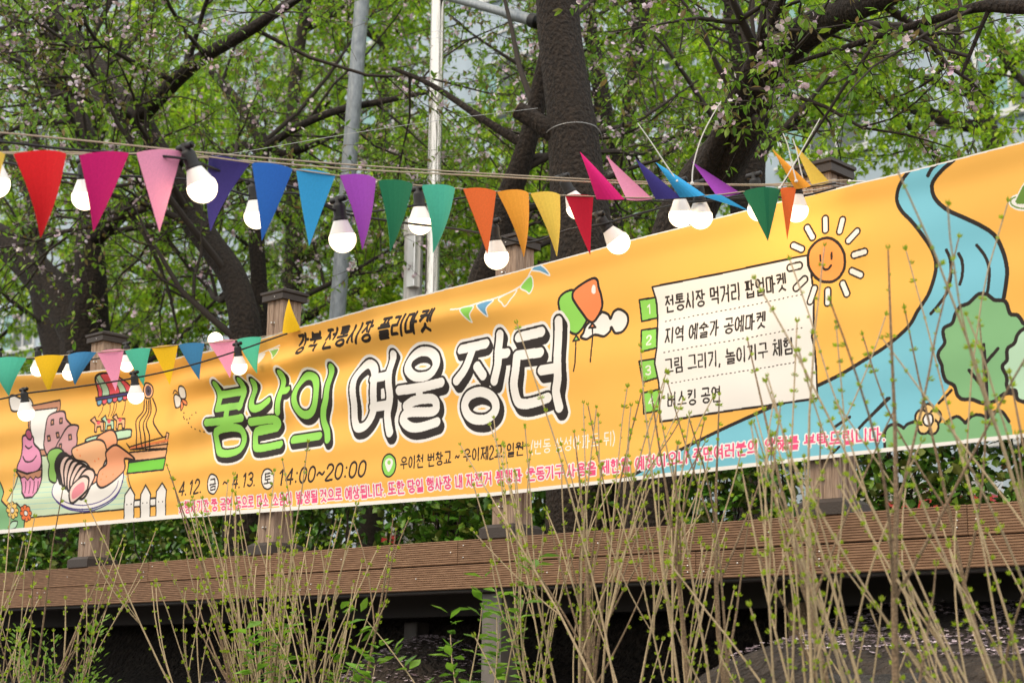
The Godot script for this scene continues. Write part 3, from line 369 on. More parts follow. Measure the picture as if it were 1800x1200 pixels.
	["F", 2, 0, [434,491,432,496,427,499,420,499,413,495,410,489,412,484,417,481,424,482,431,485]],
	["S", 1, 3.3, 0, 1, [434,491,432,496,427,499,420,499,413,495,410,489,412,484,417,481,424,482,431,485]],
	["F", 27, 1, [536,506,533,512,525,514,516,511,512,505,514,499,523,497,532,500]],
	["S", 1, 3.2, 1, 1, [536,506,533,512,525,514,516,511,512,505,514,499,523,497,532,500]],
	["F", 27, 1, [531,519,528,525,520,527,511,524,507,518,510,512,518,510,527,513]],
	["S", 1, 3.2, 1, 1, [531,519,528,525,520,527,511,524,507,518,510,512,518,510,527,513]],
	["F", 27, 1, [516,524,513,529,505,531,496,528,491,522,494,517,503,515,511,518]],
	["S", 1, 3.2, 1, 1, [516,524,513,529,505,531,496,528,491,522,494,517,503,515,511,518]],
	["F", 27, 1, [499,517,496,523,488,525,479,522,474,516,477,510,486,508,495,511]],
	["S", 1, 3.3, 1, 1, [499,517,496,523,488,525,479,522,474,516,477,510,486,508,495,511]],
	["F", 27, 1, [490,503,488,509,479,511,470,508,466,502,469,496,477,494,486,497]],
	["S", 1, 3.3, 1, 1, [490,503,488,509,479,511,470,508,466,502,469,496,477,494,486,497]],
	["F", 27, 1, [495,490,492,496,484,498,475,495,471,489,474,483,482,481,491,484]],
	["S", 1, 3.3, 1, 1, [495,490,492,496,484,498,475,495,471,489,474,483,482,481,491,484]],
	["F", 27, 1, [511,486,508,491,500,493,491,490,486,484,489,478,497,477,506,480]],
	["S", 1, 3.3, 1, 1, [511,486,508,491,500,493,491,490,486,484,489,478,497,477,506,480]],
	["F", 27, 1, [527,492,525,498,516,500,508,497,503,491,506,485,514,483,523,486]],
	["S", 1, 3.3, 1, 1, [527,492,525,498,516,500,508,497,503,491,506,485,514,483,523,486]],
	["F", 27, 0, [521,505,521,510,519,515,515,518,509,520,503,520,497,519,491,517,486,513,482,508,481,503,481,498,483,493,487,490,493,488,499,488,505,489,511,492,516,495,520,500]],
	["F", 2, 0, [513,505,511,510,506,513,499,512,492,509,490,503,491,498,496,495,503,496,510,499]],
	["S", 1, 3.3, 0, 1, [513,505,511,510,506,513,499,512,492,509,490,503,491,498,496,495,503,496,510,499]],
	["F", 6, 1, [399,549,417,527,451,527,441,547]],
	["S", 1, 4.5, 1, 1, [399,549,417,527,451,527,441,547]],
	["F", 2, 1, [344,146,342,118,367,110,409,125,461,129,478,161,423,166,362,162]],
	["S", 1, 6.4, 1, 1, [344,146,342,118,367,110,409,125,461,129,478,161,423,166,362,162]],
	["F", 12, 0, [452,155,641,156,651,197,606,310,612,329,529,326]],
	["S", 1, 5.3, 0, 1, [452,155,641,156,651,197,606,310,612,329,529,326]],
	["F", 2, 0, [475,172,630,179,602,310,522,303]],
	["S", 1, 4.5, 0, 1, [475,172,630,179,602,310,522,303]],
	["F", 13, 1, [592,202,636,193,681,198,705,225,740,251,726,267,665,297,612,329,576,298,576,271,588,236]],
	["S", 1, 6.5, 1, 1, [592,202,636,193,681,198,705,225,740,251,726,267,665,297,612,329,576,298,576,271,588,236]],
	["F", 13, 1, [651,310,679,276,723,247,771,252,766,276,774,307,758,341,679,343]],
	["S", 1, 6.4, 1, 1, [651,310,679,276,723,247,771,252,766,276,774,307,758,341,679,343]],
	["F", 12, 0, [615,218,629,218,634,233,618,234]],
	["S", 1, 5.3, 0, 1, [615,218,629,218,634,233,618,234]],
	["F", 12, 0, [665,218,680,219,684,234,669,234]],
	["S", 1, 5.3, 0, 1, [665,218,680,219,684,234,669,234]],
	["F", 12, 0, [594,267,609,267,613,282,597,282]],
	["S", 1, 5.3, 0, 1, [594,267,609,267,613,282,597,282]],
	["F", 12, 0, [647,262,662,262,666,277,651,277]],
	["S", 1, 5.3, 0, 1, [647,262,662,262,666,277,651,277]],
	["F", 12, 0, [721,275,735,276,740,290,725,291]],
	["S", 1, 5.2, 0, 1, [721,275,735,276,740,290,725,291]],
	["F", 12, 0, [670,300,684,300,688,315,673,315]],
	["S", 1, 5.3, 0, 1, [670,300,684,300,688,315,673,315]],
	["F", 19, 0, [848,173,860,139,895,115,948,112,1002,127,1034,155,1048,185]],
	["F", 6, 0, [879,117,918,111,913,172,875,171]],
	["F", 6, 0, [969,116,998,126,1010,172,975,172]],
	["S", 1, 6.0, 1, 0, [848,173,860,139,895,115,948,112,1002,127,1034,155,1048,185]],
	["S", 1, 4.0, 0, 0, [892,117,871,171]],
	["S", 1, 4.0, 0, 0, [921,111,913,173]],
	["S", 1, 3.9, 0, 0, [965,116,973,173]],
	["S", 1, 3.9, 0, 0, [994,124,1010,174]],
	["F", 18, 1, [846,176,874,177,874,193,862,197,850,191]],
	["S", 1, 5.2, 1, 1, [846,176,874,177,874,193,862,197,850,191]],
	["F", 19, 1, [875,176,903,177,903,193,891,197,879,191]],
	["S", 1, 5.2, 1, 1, [875,176,903,177,903,193,891,197,879,191]],
	["F", 18, 1, [904,176,932,177,932,193,920,197,908,191]],
	["S", 1, 5.1, 1, 1, [904,176,932,177,932,193,920,197,908,191]],
	["F", 19, 1, [933,176,960,177,960,193,949,197,937,191]],
	["S", 1, 5.1, 1, 1, [933,176,960,177,960,193,949,197,937,191]],
	["F", 18, 1, [962,176,989,178,989,193,977,197,965,191]],
	["S", 1, 5.1, 1, 1, [962,176,989,178,989,193,977,197,965,191]],
	["F", 19, 1, [990,176,1017,178,1017,193,1005,197,994,192]],
	["S", 1, 5.1, 1, 1, [990,176,1017,178,1017,193,1005,197,994,192]],
	["F", 18, 1, [1018,176,1045,178,1045,193,1033,197,1022,192]],
	["S", 1, 5.1, 1, 1, [1018,176,1045,178,1045,193,1033,197,1022,192]],
	["F", 20, 0, [836,169,1047,173,1048,183,839,178]],
	["S", 1, 5.1, 0, 1, [836,169,1047,173,1048,183,839,178]],
	["S", 1, 3.6, 1, 0, [888,200,887,217,874,233]],
	["S", 1, 3.6, 1, 0, [927,202,934,221,928,239]],
	["S", 1, 3.5, 1, 0, [950,202,952,221,943,238]],
	["S", 1, 3.5, 1, 0, [963,201,965,220,954,237]],
	["S", 1, 3.5, 1, 0, [1011,202,1013,223,1003,242]],
	["F", 14, 0, [832,240,854,231,864,245,903,252,907,280,894,279,889,265,870,264,869,281,858,278,857,254]],
	["S", 1, 5.1, 0, 1, [832,240,854,231,864,245,903,252,907,280,894,279,889,265,870,264,869,281,858,278,857,254]],
	["F", 19, 0, [865,247,887,247,884,258,870,257]],
	["F", 6, 0, [890,242,912,233,921,247,959,253,964,281,951,280,946,267,927,266,926,282,915,279,914,255]],
	["S", 1, 5.1, 0, 1, [890,242,912,233,921,247,959,253,964,281,951,280,946,267,927,266,926,282,915,279,914,255]],
	["F", 19, 0, [923,248,944,248,941,260,927,259]],
	["F", 14, 0, [951,243,972,235,981,249,1019,254,1023,283,1010,282,1005,268,987,267,986,283,976,280,975,256]],
	["S", 1, 5.0, 0, 1, [951,243,972,235,981,249,1019,254,1023,283,1010,282,1005,268,987,267,986,283,976,280,975,256]],
	["F", 19, 0, [983,250,1003,250,1001,261,987,260]],
	["F", 6, 1, [838,293,1037,288,1064,304,1040,316,840,309]],
	["S", 1, 5.8, 1, 1, [838,293,1037,288,1064,304,1040,316,840,309]],
	["F", 14, 0, [1041,331,1054,350,1229,361,1249,321,1239,316,1227,342,1057,346]],
	["S", 1, 3.7, 0, 1, [1041,331,1054,350,1229,361,1249,321,1239,316,1227,342,1057,346]],
	["F", 14, 0, [1048,357,1229,363,1221,389,1036,382]],
	["S", 1, 4.8, 0, 1, [1048,357,1229,363,1221,389,1036,382]],
	["F", 28, 0, [1036,386,1224,387,1231,424,1043,420]],
	["S", 1, 5.6, 0, 1, [1036,386,1224,387,1231,424,1043,420]],
	["S", 7, 6.5, 0, 0, [1057,346,1241,339]],
	["S", 1, 4.1, 0, 0, [1055,342,1236,328]],
	["S", 1, 4.1, 0, 0, [1058,350,1238,349]],
	["S", 1, 5.4, 1, 0, [1108,206,1108,240,1078,267,1094,311,1086,348]],
	["S", 1, 5.4, 1, 0, [1119,210,1123,242,1097,273,1115,313,1115,351]],
	["S", 1, 5.4, 1, 0, [1130,211,1134,247,1119,279,1137,319,1130,352]],
	["S", 1, 5.3, 1, 0, [1137,209,1145,248,1134,281,1158,317,1151,352]],
	["S", 1, 5.3, 1, 0, [1148,206,1169,242,1165,276,1192,303,1219,327]],
	["F", 14, 1, [1148,184,1147,193,1143,199,1135,204,1126,204,1116,202,1108,196,1102,187,1099,178,1100,170,1105,163,1112,158,1122,158,1131,161,1140,167,1146,175]],
	["S", 1, 5.0, 1, 1, [1148,184,1147,193,1143,199,1135,204,1126,204,1116,202,1108,196,1102,187,1099,178,1100,170,1105,163,1112,158,1122,158,1131,161,1140,167,1146,175]],
	["F", 30, 0, [1140,183,1139,188,1138,192,1134,195,1130,197,1125,197,1120,196,1116,193,1112,189,1109,184,1108,179,1108,174,1110,170,1113,167,1117,165,1122,165,1127,166,1132,169,1136,173,1138,178]],
	["F", 1, 0, [1130,183,1128,187,1125,188,1120,186,1118,182,1119,178,1123,176,1128,179]],
	["F", 2, 1, [1028,423,1032,443,1023,462,1002,480,971,494,931,505,884,512,834,513,784,509,737,500,698,486,667,468,649,449,644,428,654,407,676,389,710,374,753,363,801,358,852,357,901,363,946,373,984,387,1011,404]],
	["S", 20, 4.4, 1, 1, [1028,423,1032,443,1023,462,1002,480,971,494,931,505,884,512,834,513,784,509,737,500,698,486,667,468,649,449,644,428,654,407,676,389,710,374,753,363,801,358,852,357,901,363,946,373,984,387,1011,404]],
	["S", 20, 3.1, 1, 0, [1009,439,1007,450,1001,460,989,469,974,478,955,485,932,491,907,496,879,499,851,500,822,500,794,497,767,493,742,487,721,480,703,471]],
	["S", 20, 3.9, 1, 0, [1030,441,1028,454,1021,467,1009,479,992,491,971,500,945,508,917,514,886,518,853,519,820,518,787,514,756,509,727,501,701,491,680,479]],
	["F", 15, 0, [832,369,870,437,856,445,914,423,894,379]],
	["S", 1, 5.8, 0, 1, [832,369,870,437,856,445,914,423,894,379]],
	["F", 15, 1, [877,299,936,281,974,291,992,327,937,361,889,335]],
	["S", 1, 6.6, 1, 1, [877,299,936,281,974,291,992,327,937,361,889,335]],
	["F", 14, 1, [752,323,809,310,878,304,925,319,933,356,909,380,890,411,851,401,816,368,768,355]],
	["S", 1, 6.6, 1, 1, [752,323,809,310,878,304,925,319,933,356,909,380,890,411,851,401,816,368,768,355]],
	["F", 15, 1, [935,343,982,330,1025,349,1068,380,1016,374,1022,410,976,441,925,454,893,437,885,400,921,381,925,355]],
	["S", 1, 6.9, 1, 1, [935,343,982,330,1025,349,1068,380,1016,374,1022,410,976,441,925,454,893,437,885,400,921,381,925,355]],
	["F", 7, 0, [784,328,783,330,781,331,778,330,776,327,777,325,780,324,783,326]],
	["F", 7, 0, [798,347,797,349,795,350,792,348,790,346,791,344,794,343,797,344]],
	["F", 7, 0, [868,368,867,370,864,371,861,370,860,367,861,365,863,364,866,366]],
	["F", 7, 0, [889,363,888,365,885,366,882,365,881,362,881,360,884,360,887,361]],
	["F", 7, 0, [914,411,913,413,911,414,908,413,906,411,907,409,910,408,913,409]],
	["F", 7, 0, [940,421,939,423,937,424,934,423,932,420,933,418,936,418,939,419]],
	["F", 7, 0, [973,417,972,419,970,420,967,419,965,417,966,415,969,414,972,415]],
	["F", 7, 0, [915,428,914,430,911,431,908,429,907,427,908,425,910,424,913,425]],
	["F", 7, 0, [863,418,862,420,859,421,856,420,855,418,856,415,858,415,861,416]],
	["F", 29, 1, [619,314,667,311,705,328,688,353,652,386,652,417,614,407,607,382,616,356,605,333]],
	["S", 1, 6.0, 1, 1, [619,314,667,311,705,328,688,353,652,386,652,417,614,407,607,382,616,356,605,333]],
	["F", 1, 1, [647,381,656,350,689,330,726,338,742,366,719,409,681,423]],
	["S", 1, 8.4, 1, 1, [647,381,656,350,689,330,726,338,742,366,719,409,681,423]],
	["F", 24, 1, [670,391,678,360,711,340,748,348,763,376,741,418,703,433]],
	["S", 1, 8.4, 1, 1, [670,391,678,360,711,340,748,348,763,376,741,418,703,433]],
	["F", 24, 1, [692,400,700,370,733,350,770,358,785,386,762,428,725,442]],
	["S", 1, 8.4, 1, 1, [692,400,700,370,733,350,770,358,785,386,762,428,725,442]],
	["F", 24, 1, [714,410,722,380,755,359,791,368,806,395,784,437,746,452]],
	["S", 1, 8.3, 1, 1, [714,410,722,380,755,359,791,368,806,395,784,437,746,452]],
	["F", 24, 1, [735,419,744,389,776,369,813,377,827,405,805,446,768,461]],
	["S", 1, 8.3, 1, 1, [735,419,744,389,776,369,813,377,827,405,805,446,768,461]],
	["F", 24, 1, [757,429,765,399,798,379,834,387,848,414,826,456,789,471]],
	["S", 1, 8.3, 1, 1, [757,429,765,399,798,379,834,387,848,414,826,456,789,471]],
	["F", 24, 1, [778,438,787,408,819,388,855,396,869,423,847,465,811,480]],
	["S", 1, 8.2, 1, 1, [778,438,787,408,819,388,855,396,869,423,847,465,811,480]],
	["F", 24, 1, [755,481,754,438,798,410,837,418,848,444,838,461,776,489]],
	["S", 1, 7.8, 1, 1, [755,481,754,438,798,410,837,418,848,444,838,461,776,489]],
	["F", 23, 1, [771,478,771,447,808,428,828,439,827,460]],
	["F", 10, 1, [431,361,444,324,445,296,448,259,469,252,508,260,515,284,556,310,574,348,548,373,486,377]],
	["S", 1, 7.1, 1, 1, [431,361,444,324,445,296,448,259,469,252,508,260,515,284,556,310,574,348,548,373,486,377]],
	["F", 11, 1, [504,253,502,261,497,267,489,268,480,265,473,258,469,250,471,242,476,236,484,235,493,238,500,245]],
	["S", 1, 5.4, 1, 1, [504,253,502,261,497,267,489,268,480,265,473,258,469,250,471,242,476,236,484,235,493,238,500,245]],
	["S", 1, 5.4, 1, 0, [457,320,480,338,518,339,539,325]],
	["S", 1, 5.4, 1, 0, [463,286,483,296,501,291]],
	["F", 10, 0, [417,358,445,388,464,435,492,455,538,456,560,437,568,397,575,357,548,375,486,377]],
	["S", 1, 6.5, 0, 1, [417,358,445,388,464,435,492,455,538,456,560,437,568,397,575,357,548,375,486,377]],
	["F", 12, 0, [422,361,486,379,572,370,563,392,547,395,534,390,522,400,504,388,488,398,470,385,453,388]],
	["S", 1, 4.1, 0, 1, [422,361,486,379,572,370,563,392,547,395,534,390,522,400,504,388,488,398,470,385,453,388]],
	["S", 1, 4.5, 0, 0, [476,401,484,438]],
	["S", 1, 4.5, 0, 0, [502,403,509,440]],
	["S", 1, 4.5, 0, 0, [527,405,535,442]],
	["S", 1, 4.5, 0, 0, [550,407,557,443]],
	["F", 2, 1, [1281,219,1260,206,1248,217,1256,243,1277,243]],
	["S", 1, 4.9, 1, 1, [1281,219,1260,206,1248,217,1256,243,1277,243]],
	["F", 2, 1, [1281,219,1278,196,1292,187,1312,197,1305,222]],
	["S", 1, 4.9, 1, 1, [1281,219,1278,196,1292,187,1312,197,1305,222]],
	["F", 7, 1, [1282,225,1294,243,1288,257,1280,242]],
	["S", 1, 3.7, 1, 1, [1282,225,1294,243,1288,257,1280,242]],
	["F", 7, 1, [1285,223,1306,230,1311,243,1293,237]],
	["S", 1, 3.7, 1, 1, [1285,223,1306,230,1311,243,1293,237]],
	["S", 1, 3.8, 1, 0, [1273,205,1259,195,1247,203]],
	["S", 1, 3.7, 0, 0, [1304,265,1307,267]],
	["S", 1, 3.7, 0, 0, [1307,277,1310,279]],
	["S", 1, 3.7, 0, 0, [1313,283,1316,285]],
	["S", 1, 3.7, 0, 0, [1328,287,1331,289]],
	["S", 1, 3.7, 0, 0, [1341,285,1344,287]],
	["S", 1, 3.7, 0, 0, [1349,276,1351,277]],
	["S", 1, 3.7, 0, 0, [1367,271,1370,273]],
	["S", 1, 3.7, 0, 0, [1338,298,1341,300]],
	["S", 1, 3.7, 0, 0, [1354,311,1356,313]],
	["S", 1, 3.7, 0, 0, [1371,319,1374,320]],
	["S", 1, 3.7, 0, 0, [1393,326,1395,328]],
	["S", 1, 3.6, 0, 0, [1411,331,1414,332]],
	["F", 2, 0, [1084,503,1204,505,1206,528,1086,522]],
	["F", 2, 0, [1089,555,1209,558,1211,575,1091,570]],
	["S", 1, 5.2, 0, 0, [1091,503,1204,503]],
	["S", 1, 5.2, 0, 0, [1093,522,1206,526]],
	["S", 1, 5.1, 0, 0, [1093,557,1209,557]],
	["F", 2, 0, [1073,463,1095,487,1091,569,1042,568,1046,484]],
	["S", 1, 5.2, 0, 1, [1073,463,1095,487,1091,569,1042,568,1046,484]],
	["F", 2, 0, [1148,462,1174,491,1172,571,1125,570,1125,487]],
	["S", 1, 5.2, 0, 1, [1148,462,1174,491,1172,571,1125,570,1125,487]],
	["F", 2, 0, [1229,462,1250,484,1248,572,1202,572,1201,484]],
	["S", 1, 5.1, 0, 1, [1229,462,1250,484,1248,572,1202,572,1201,484]],
	["S", 1, 3.8, 0, 0, [1058,513,1059,513]],
	["S", 1, 3.8, 0, 0, [1079,513,1081,513]],
	["S", 1, 3.7, 0, 0, [1137,514,1138,514]],
	["S", 1, 3.7, 0, 0, [1158,514,1159,514]],
	["S", 1, 3.7, 0, 0, [1215,515,1216,515]],
	["S", 1, 3.7, 0, 0, [1234,516,1235,516]],
	["S", 1, 3.7, 0, 0, [1055,566,1056,566]],
	["S", 1, 3.7, 0, 0, [1083,566,1085,566]],
	["S", 1, 3.7, 0, 0, [1133,567,1134,568]],
	["S", 1, 3.7, 0, 0, [1158,568,1159,568]],
	["S", 1, 3.7, 0, 0, [1214,569,1215,569]],
	["S", 1, 3.7, 0, 0, [1234,569,1235,569]],
	["F", 2, 1, [3899,147,3897,151,3893,155,3886,157,3877,157,3868,156,3858,154,3850,150,3843,145,3839,140,3838,135,3840,131,3844,127,3851,125,3860,125,3870,126,3879,129,3887,133,3894,137,3898,142]],
	["S", 2, 3.1, 1, 1, [3899,147,3897,151,3893,155,3886,157,3877,157,3868,156,3858,154,3850,150,3843,145,3839,140,3838,135,3840,131,3844,127,3851,125,3860,125,3870,126,3879,129,3887,133,3894,137,3898,142]],
	["S", 21, 2.4, 1, 1, [3896,146,3895,150,3891,152,3884,154,3877,154,3868,153,3859,151,3852,148,3846,144,3842,140,3841,135,3842,132,3846,129,3853,128,3861,127,3869,129,3878,131,3886,134,3892,138,3895,142]],
	["F", 21, 0, [3864,111,3848,137,3853,143,3893,151,3902,146,3886,114,3876,98]],
	["S", 2, 2.4, 0, 1, [3864,111,3848,137,3853,143,3893,151,3902,146,3886,114,3876,98]],
	["S", 2, 14.4, 0, 0, [132,553,347,555]],
	["S", 2, 13.5, 0, 0, [347,555,838,559]],
	["S", 2, 12.7, 0, 0, [838,559,1271,562]],
	["S", 2, 12.0, 0, 0, [1271,562,1656,569]],
	["S", 2, 11.4, 0, 0, [1656,569,2001,576]],
	["S", 2, 10.9, 0, 0, [2001,576,2281,581]],
	["S", 2, 10.4, 0, 0, [2281,581,2528,585]],
	["S", 2, 9.9, 0, 0, [2528,585,2814,582]],
	["S", 2, 9.4, 0, 0, [2814,582,3079,578]],
	["S", 2, 8.9, 0, 0, [3079,578,3360,574]],
	["S", 2, 8.4, 0, 0, [3360,574,3612,571]],
	["S", 2, 8.0, 0, 0, [3612,571,3839,570]],
	["S", 2, 7.8, 0, 0, [3839,570,3944,569]],
	["S", 2, 5.7, 0, 0, [48,16,273,39]],
	["S", 2, 5.5, 0, 0, [273,39,554,69]],
	["S", 2, 5.3, 0, 0, [554,69,816,95]],
	["S", 2, 5.1, 0, 0, [816,95,1029,108]],
	["S", 2, 5.0, 0, 0, [1029,108,1230,112]],
	["S", 2, 4.8, 0, 0, [1230,112,1459,110]],
	["S", 2, 4.7, 0, 0, [1459,110,1674,104]],
	["S", 2, 4.6, 0, 0, [1674,104,1794,97]],
	["S", 2, 4.3, 0, 0, [1794,97,2193,79]],
	["S", 2, 4.1, 0, 0, [2193,79,2584,67]],
	["S", 2, 3.8, 0, 0, [2584,67,2928,52]],
	["S", 2, 3.7, 0, 0, [2928,52,3162,44]],
	["S", 2, 3.5, 0, 0, [3162,44,3410,39]],
	["S", 2, 3.4, 0, 0, [3410,39,3586,37]],
	["S", 2, 3.2, 0, 0, [3586,37,3870,29]],
	["S", 2, 3.1, 0, 0, [3870,29,3979,25]],
]

var M := {}
var rng := RandomNumberGenerator.new()
var noise := FastNoiseLite.new()
var used := {}
var cam: Camera3D


# ------------------------------------------------------------------ shapes
class Shape:
	var v := PackedVector3Array()
	var n := PackedVector3Array()
	var t := PackedVector2Array()
	var f := PackedInt32Array()
	var smooth := false

	func quad(a: Vector3, b: Vector3, c: Vector3, d: Vector3) -> void:
		var k := v.size()
		v.append_array([a, b, c, d])
		f.append_array([k, k + 1, k + 2, k, k + 2, k + 3])

	func tri(a: Vector3, b: Vector3, c: Vector3) -> void:
		var k := v.size()
		v.append_array([a, b, c])
		f.append_array([k, k + 1, k + 2])

	func box(at: Vector3, size: Vector3, bevel := 0.0, basis := Basis()) -> void:
		var h := size / 2.0
		var b: float = minf(bevel, minf(h.x, minf(h.y, h.z)) * 0.9)
		var axes := [Vector3(1, 0, 0), Vector3(0, 1, 0), Vector3(0, 0, 1)]
		var p := func(q: Vector3) -> Vector3: return at + basis * q
		for a in 3:
			var u: Vector3 = axes[(a + 1) % 3]
			var w: Vector3 = axes[(a + 2) % 3]
			var ha: float = h[a]
			var hu: float = h[(a + 1) % 3] - b
			var hw: float = h[(a + 2) % 3] - b
			for s in [-1.0, 1.0]:
				var c: Vector3 = axes[a] * ha * s
				var q := [c - u * hu - w * hw, c + u * hu - w * hw, c + u * hu + w * hw, c - u * hu + w * hw]
				if s > 0.0:
					q.reverse()
				quad(p.call(q[0]), p.call(q[1]), p.call(q[2]), p.call(q[3]))
			if b <= 0.0:
				continue
			for su in [-1.0, 1.0]:
				for sw in [-1.0, 1.0]:
					var la: float = ha - b
					var e1: Vector3 = u * (hu + b) * su + w * hw * sw
					var e2: Vector3 = u * hu * su + w * (hw + b) * sw
					quad(p.call(e1 - axes[a] * la), p.call(e1 + axes[a] * la), p.call(e2 + axes[a] * la), p.call(e2 - axes[a] * la))
		if b > 0.0:
			for i in 8:
				var s := Vector3(1 if i & 1 else -1, 1 if i & 2 else -1, 1 if i & 4 else -1)
				var i1 := Vector3(h.x, h.y - b, h.z - b) * s
				var i2 := Vector3(h.x - b, h.y, h.z - b) * s
				var i3 := Vector3(h.x - b, h.y - b, h.z) * s
				tri(p.call(i1), p.call(i2), p.call(i3))

	# a frustum of a square: half width a at y0, half width b at y1
	func square(at: Vector3, y0: float, a: float, y1: float, b: float) -> void:
		var lo := []
		var hi := []
		for s in [Vector2(-1, -1), Vector2(1, -1), Vector2(1, 1), Vector2(-1, 1)]:
			lo.append(at + Vector3(s.x * a, y0, s.y * a))
			hi.append(at + Vector3(s.x * b, y1, s.y * b))
		for i in 4:
			var j := (i + 1) % 4
			quad(lo[i], lo[j], hi[j], hi[i])
		quad(hi[0], hi[1], hi[2], hi[3])
		quad(lo[3], lo[2], lo[1], lo[0])

	# outline in the plane of u and w, pushed along d from a to b
	func extrude(outline: PackedVector2Array, u: Vector3, w: Vector3, a: Vector3, b: Vector3) -> void:
		for i in outline.size():
			var p := outline[i]
			var q := outline[(i + 1) % outline.size()]
			quad(a + u * p.x + w * p.y, a + u * q.x + w * q.y, b + u * q.x + w * q.y, b + u * p.x + w * p.y)
		var index := Geometry2D.triangulate_polygon(outline)
		for e in [a, b]:
			for i in range(0, index.size(), 3):
				tri(e + u * outline[index[i]].x + w * outline[index[i]].y, e + u * outline[index[i + 1]].x + w * outline[index[i + 1]].y, e + u * outline[index[i + 2]].x + w * outline[index[i + 2]].y)

	func tube(pts: PackedVector3Array, radii: PackedFloat32Array, sides := 6, lumpy := 0.0, fn: FastNoiseLite = null) -> void:
		smooth = true
		var start := v.size()
		var up := Vector3(0.13, 0.91, 0.37)
		var side := Vector3.ZERO
		for i in pts.size():
			var d := (pts[mini(i + 1, pts.size() - 1)] - pts[maxi(i - 1, 0)]).normalized()
			if side == Vector3.ZERO:
				side = d.cross(up if absf(d.dot(up)) < 0.9 else Vector3.RIGHT).normalized()
			side = (side - d * side.dot(d)).normalized()
			var other := d.cross(side)
			for k in sides:
				var a := TAU * k / sides
				var o := side * cos(a) + other * sin(a)
				var r := radii[i]
				if fn:
					r *= 1.0 + lumpy * fn.get_noise_3dv((pts[i] + o * r) * 3.0)
				v.append(pts[i] + o * r)
				n.append(o)
		for i in pts.size() - 1:
			for k in sides:
				var a := start + i * sides + k
				var b := start + i * sides + (k + 1) % sides
				f.append_array([a, b + sides, b, a, a + sides, b + sides])
		var last := start + (pts.size() - 1) * sides
		for k in range(1, sides - 1):
			f.append_array([last, last + k + 1, last + k, start, start + k, start + k + 1])

	# turned about the axis from a in direction d: profile of (radius, distance)
	func lathe(a: Vector3, d: Vector3, profile: Array, sides := 20) -> void:
		smooth = true
		var side := d.cross(Vector3(0.3, 0.2, 0.9)).normalized()
		var other := d.cross(side)
		var start := v.size()
		for i in profile.size():
			var p: Vector2 = profile[i]
			var lo: Vector2 = profile[maxi(i - 1, 0)]
			var hi: Vector2 = profile[mini(i + 1, profile.size() - 1)]
			var slope := (hi - lo).normalized()
			for k in sides:
				var o := side * cos(TAU * k / sides) + other * sin(TAU * k / sides)
				v.append(a + d * p.y + o * p.x)
				n.append((o * slope.y - d * slope.x).normalized())
		for i in profile.size() - 1:
			for k in sides:
				var q := start + i * sides + k
				var r := start + i * sides + (k + 1) % sides
				f.append_array([q, q + sides, r + sides, q, r + sides, r])

	func mesh() -> ArrayMesh:
		var arrays := []
		arrays.resize(Mesh.ARRAY_MAX)
		arrays[Mesh.ARRAY_VERTEX] = v
		if smooth and n.size() == v.size():
			arrays[Mesh.ARRAY_NORMAL] = n
		if t.size() == v.size():
			arrays[Mesh.ARRAY_TEX_UV] = t
		arrays[Mesh.ARRAY_INDEX] = f
		var m := ArrayMesh.new()
		m.add_surface_from_arrays(Mesh.PRIMITIVE_TRIANGLES, arrays)
		return m


func numbered(called: String) -> String:
	used[called] = used.get(called, 0) + 1
	return called if used[called] == 1 else "%s_%03d" % [called, used[called] - 1]


func tag(o: Node, label: String, category := "", group := "") -> void:
	o.set_meta("label", label)
	if category:
		o.set_meta("category", category)
	if group:
		o.set_meta("group", group)


func thing(called: String, label: String, category: String, at := Vector3.ZERO, group := "") -> Node3D:
	var o := Node3D.new()
	o.name = numbered(called)
	add_child(o)
	o.position = at
	tag(o, label, category, group)
	return o


func put(called: String, what, mat: Material, parent: Node = null) -> MeshInstance3D:
	var o := MeshInstance3D.new()
	o.name = called if parent else numbered(called)
	o.mesh = what.mesh() if what is Shape else what
	o.material_override = mat
	(parent if parent else self).add_child(o, true)
	return o


func scatter(called: String, what: Mesh, mat: Material, places: Array, tints: PackedColorArray, parent: Node) -> MultiMeshInstance3D:
	var mm := MultiMesh.new()
	mm.transform_format = MultiMesh.TRANSFORM_3D
	mm.use_colors = true
	mm.mesh = what
	mm.instance_count = places.size()
	for i in places.size():
		mm.set_instance_transform(i, places[i])
		mm.set_instance_color(i, tints[i])
	var o := MultiMeshInstance3D.new()
	o.name = called if parent else numbered(called)
	o.multimesh = mm
	o.material_override = mat
	o.set_meta("kind", "stuff")
	(parent if parent else self).add_child(o, true)
	return o


func packed(a: Array) -> PackedVector3Array:
	return PackedVector3Array(a)


func same(r: float, count: int) -> PackedFloat32Array:
	var a := PackedFloat32Array()
	a.resize(count)
	a.fill(r)
	return a


# a smooth curve through the points
func curve(pts: Array, steps := 5) -> PackedVector3Array:
	var out := PackedVector3Array()
	for i in pts.size() - 1:
		var a: Vector3 = pts[maxi(i - 1, 0)]
		var b: Vector3 = pts[i]
		var c: Vector3 = pts[i + 1]
		var d: Vector3 = pts[mini(i + 2, pts.size() - 1)]
		for k in steps:
			out.append(b.cubic_interpolate(c, a, d, float(k) / steps))
	out.append(pts[-1])
	return out


func rand_dir() -> Vector3:
	return Vector3(rng.randfn(), rng.randfn(), rng.randfn()).normalized()


# ------------------------------------------------------------------ materials
func lin(r: float, g: float, b: float) -> Color:
	return Color(r, g, b).linear_to_srgb()


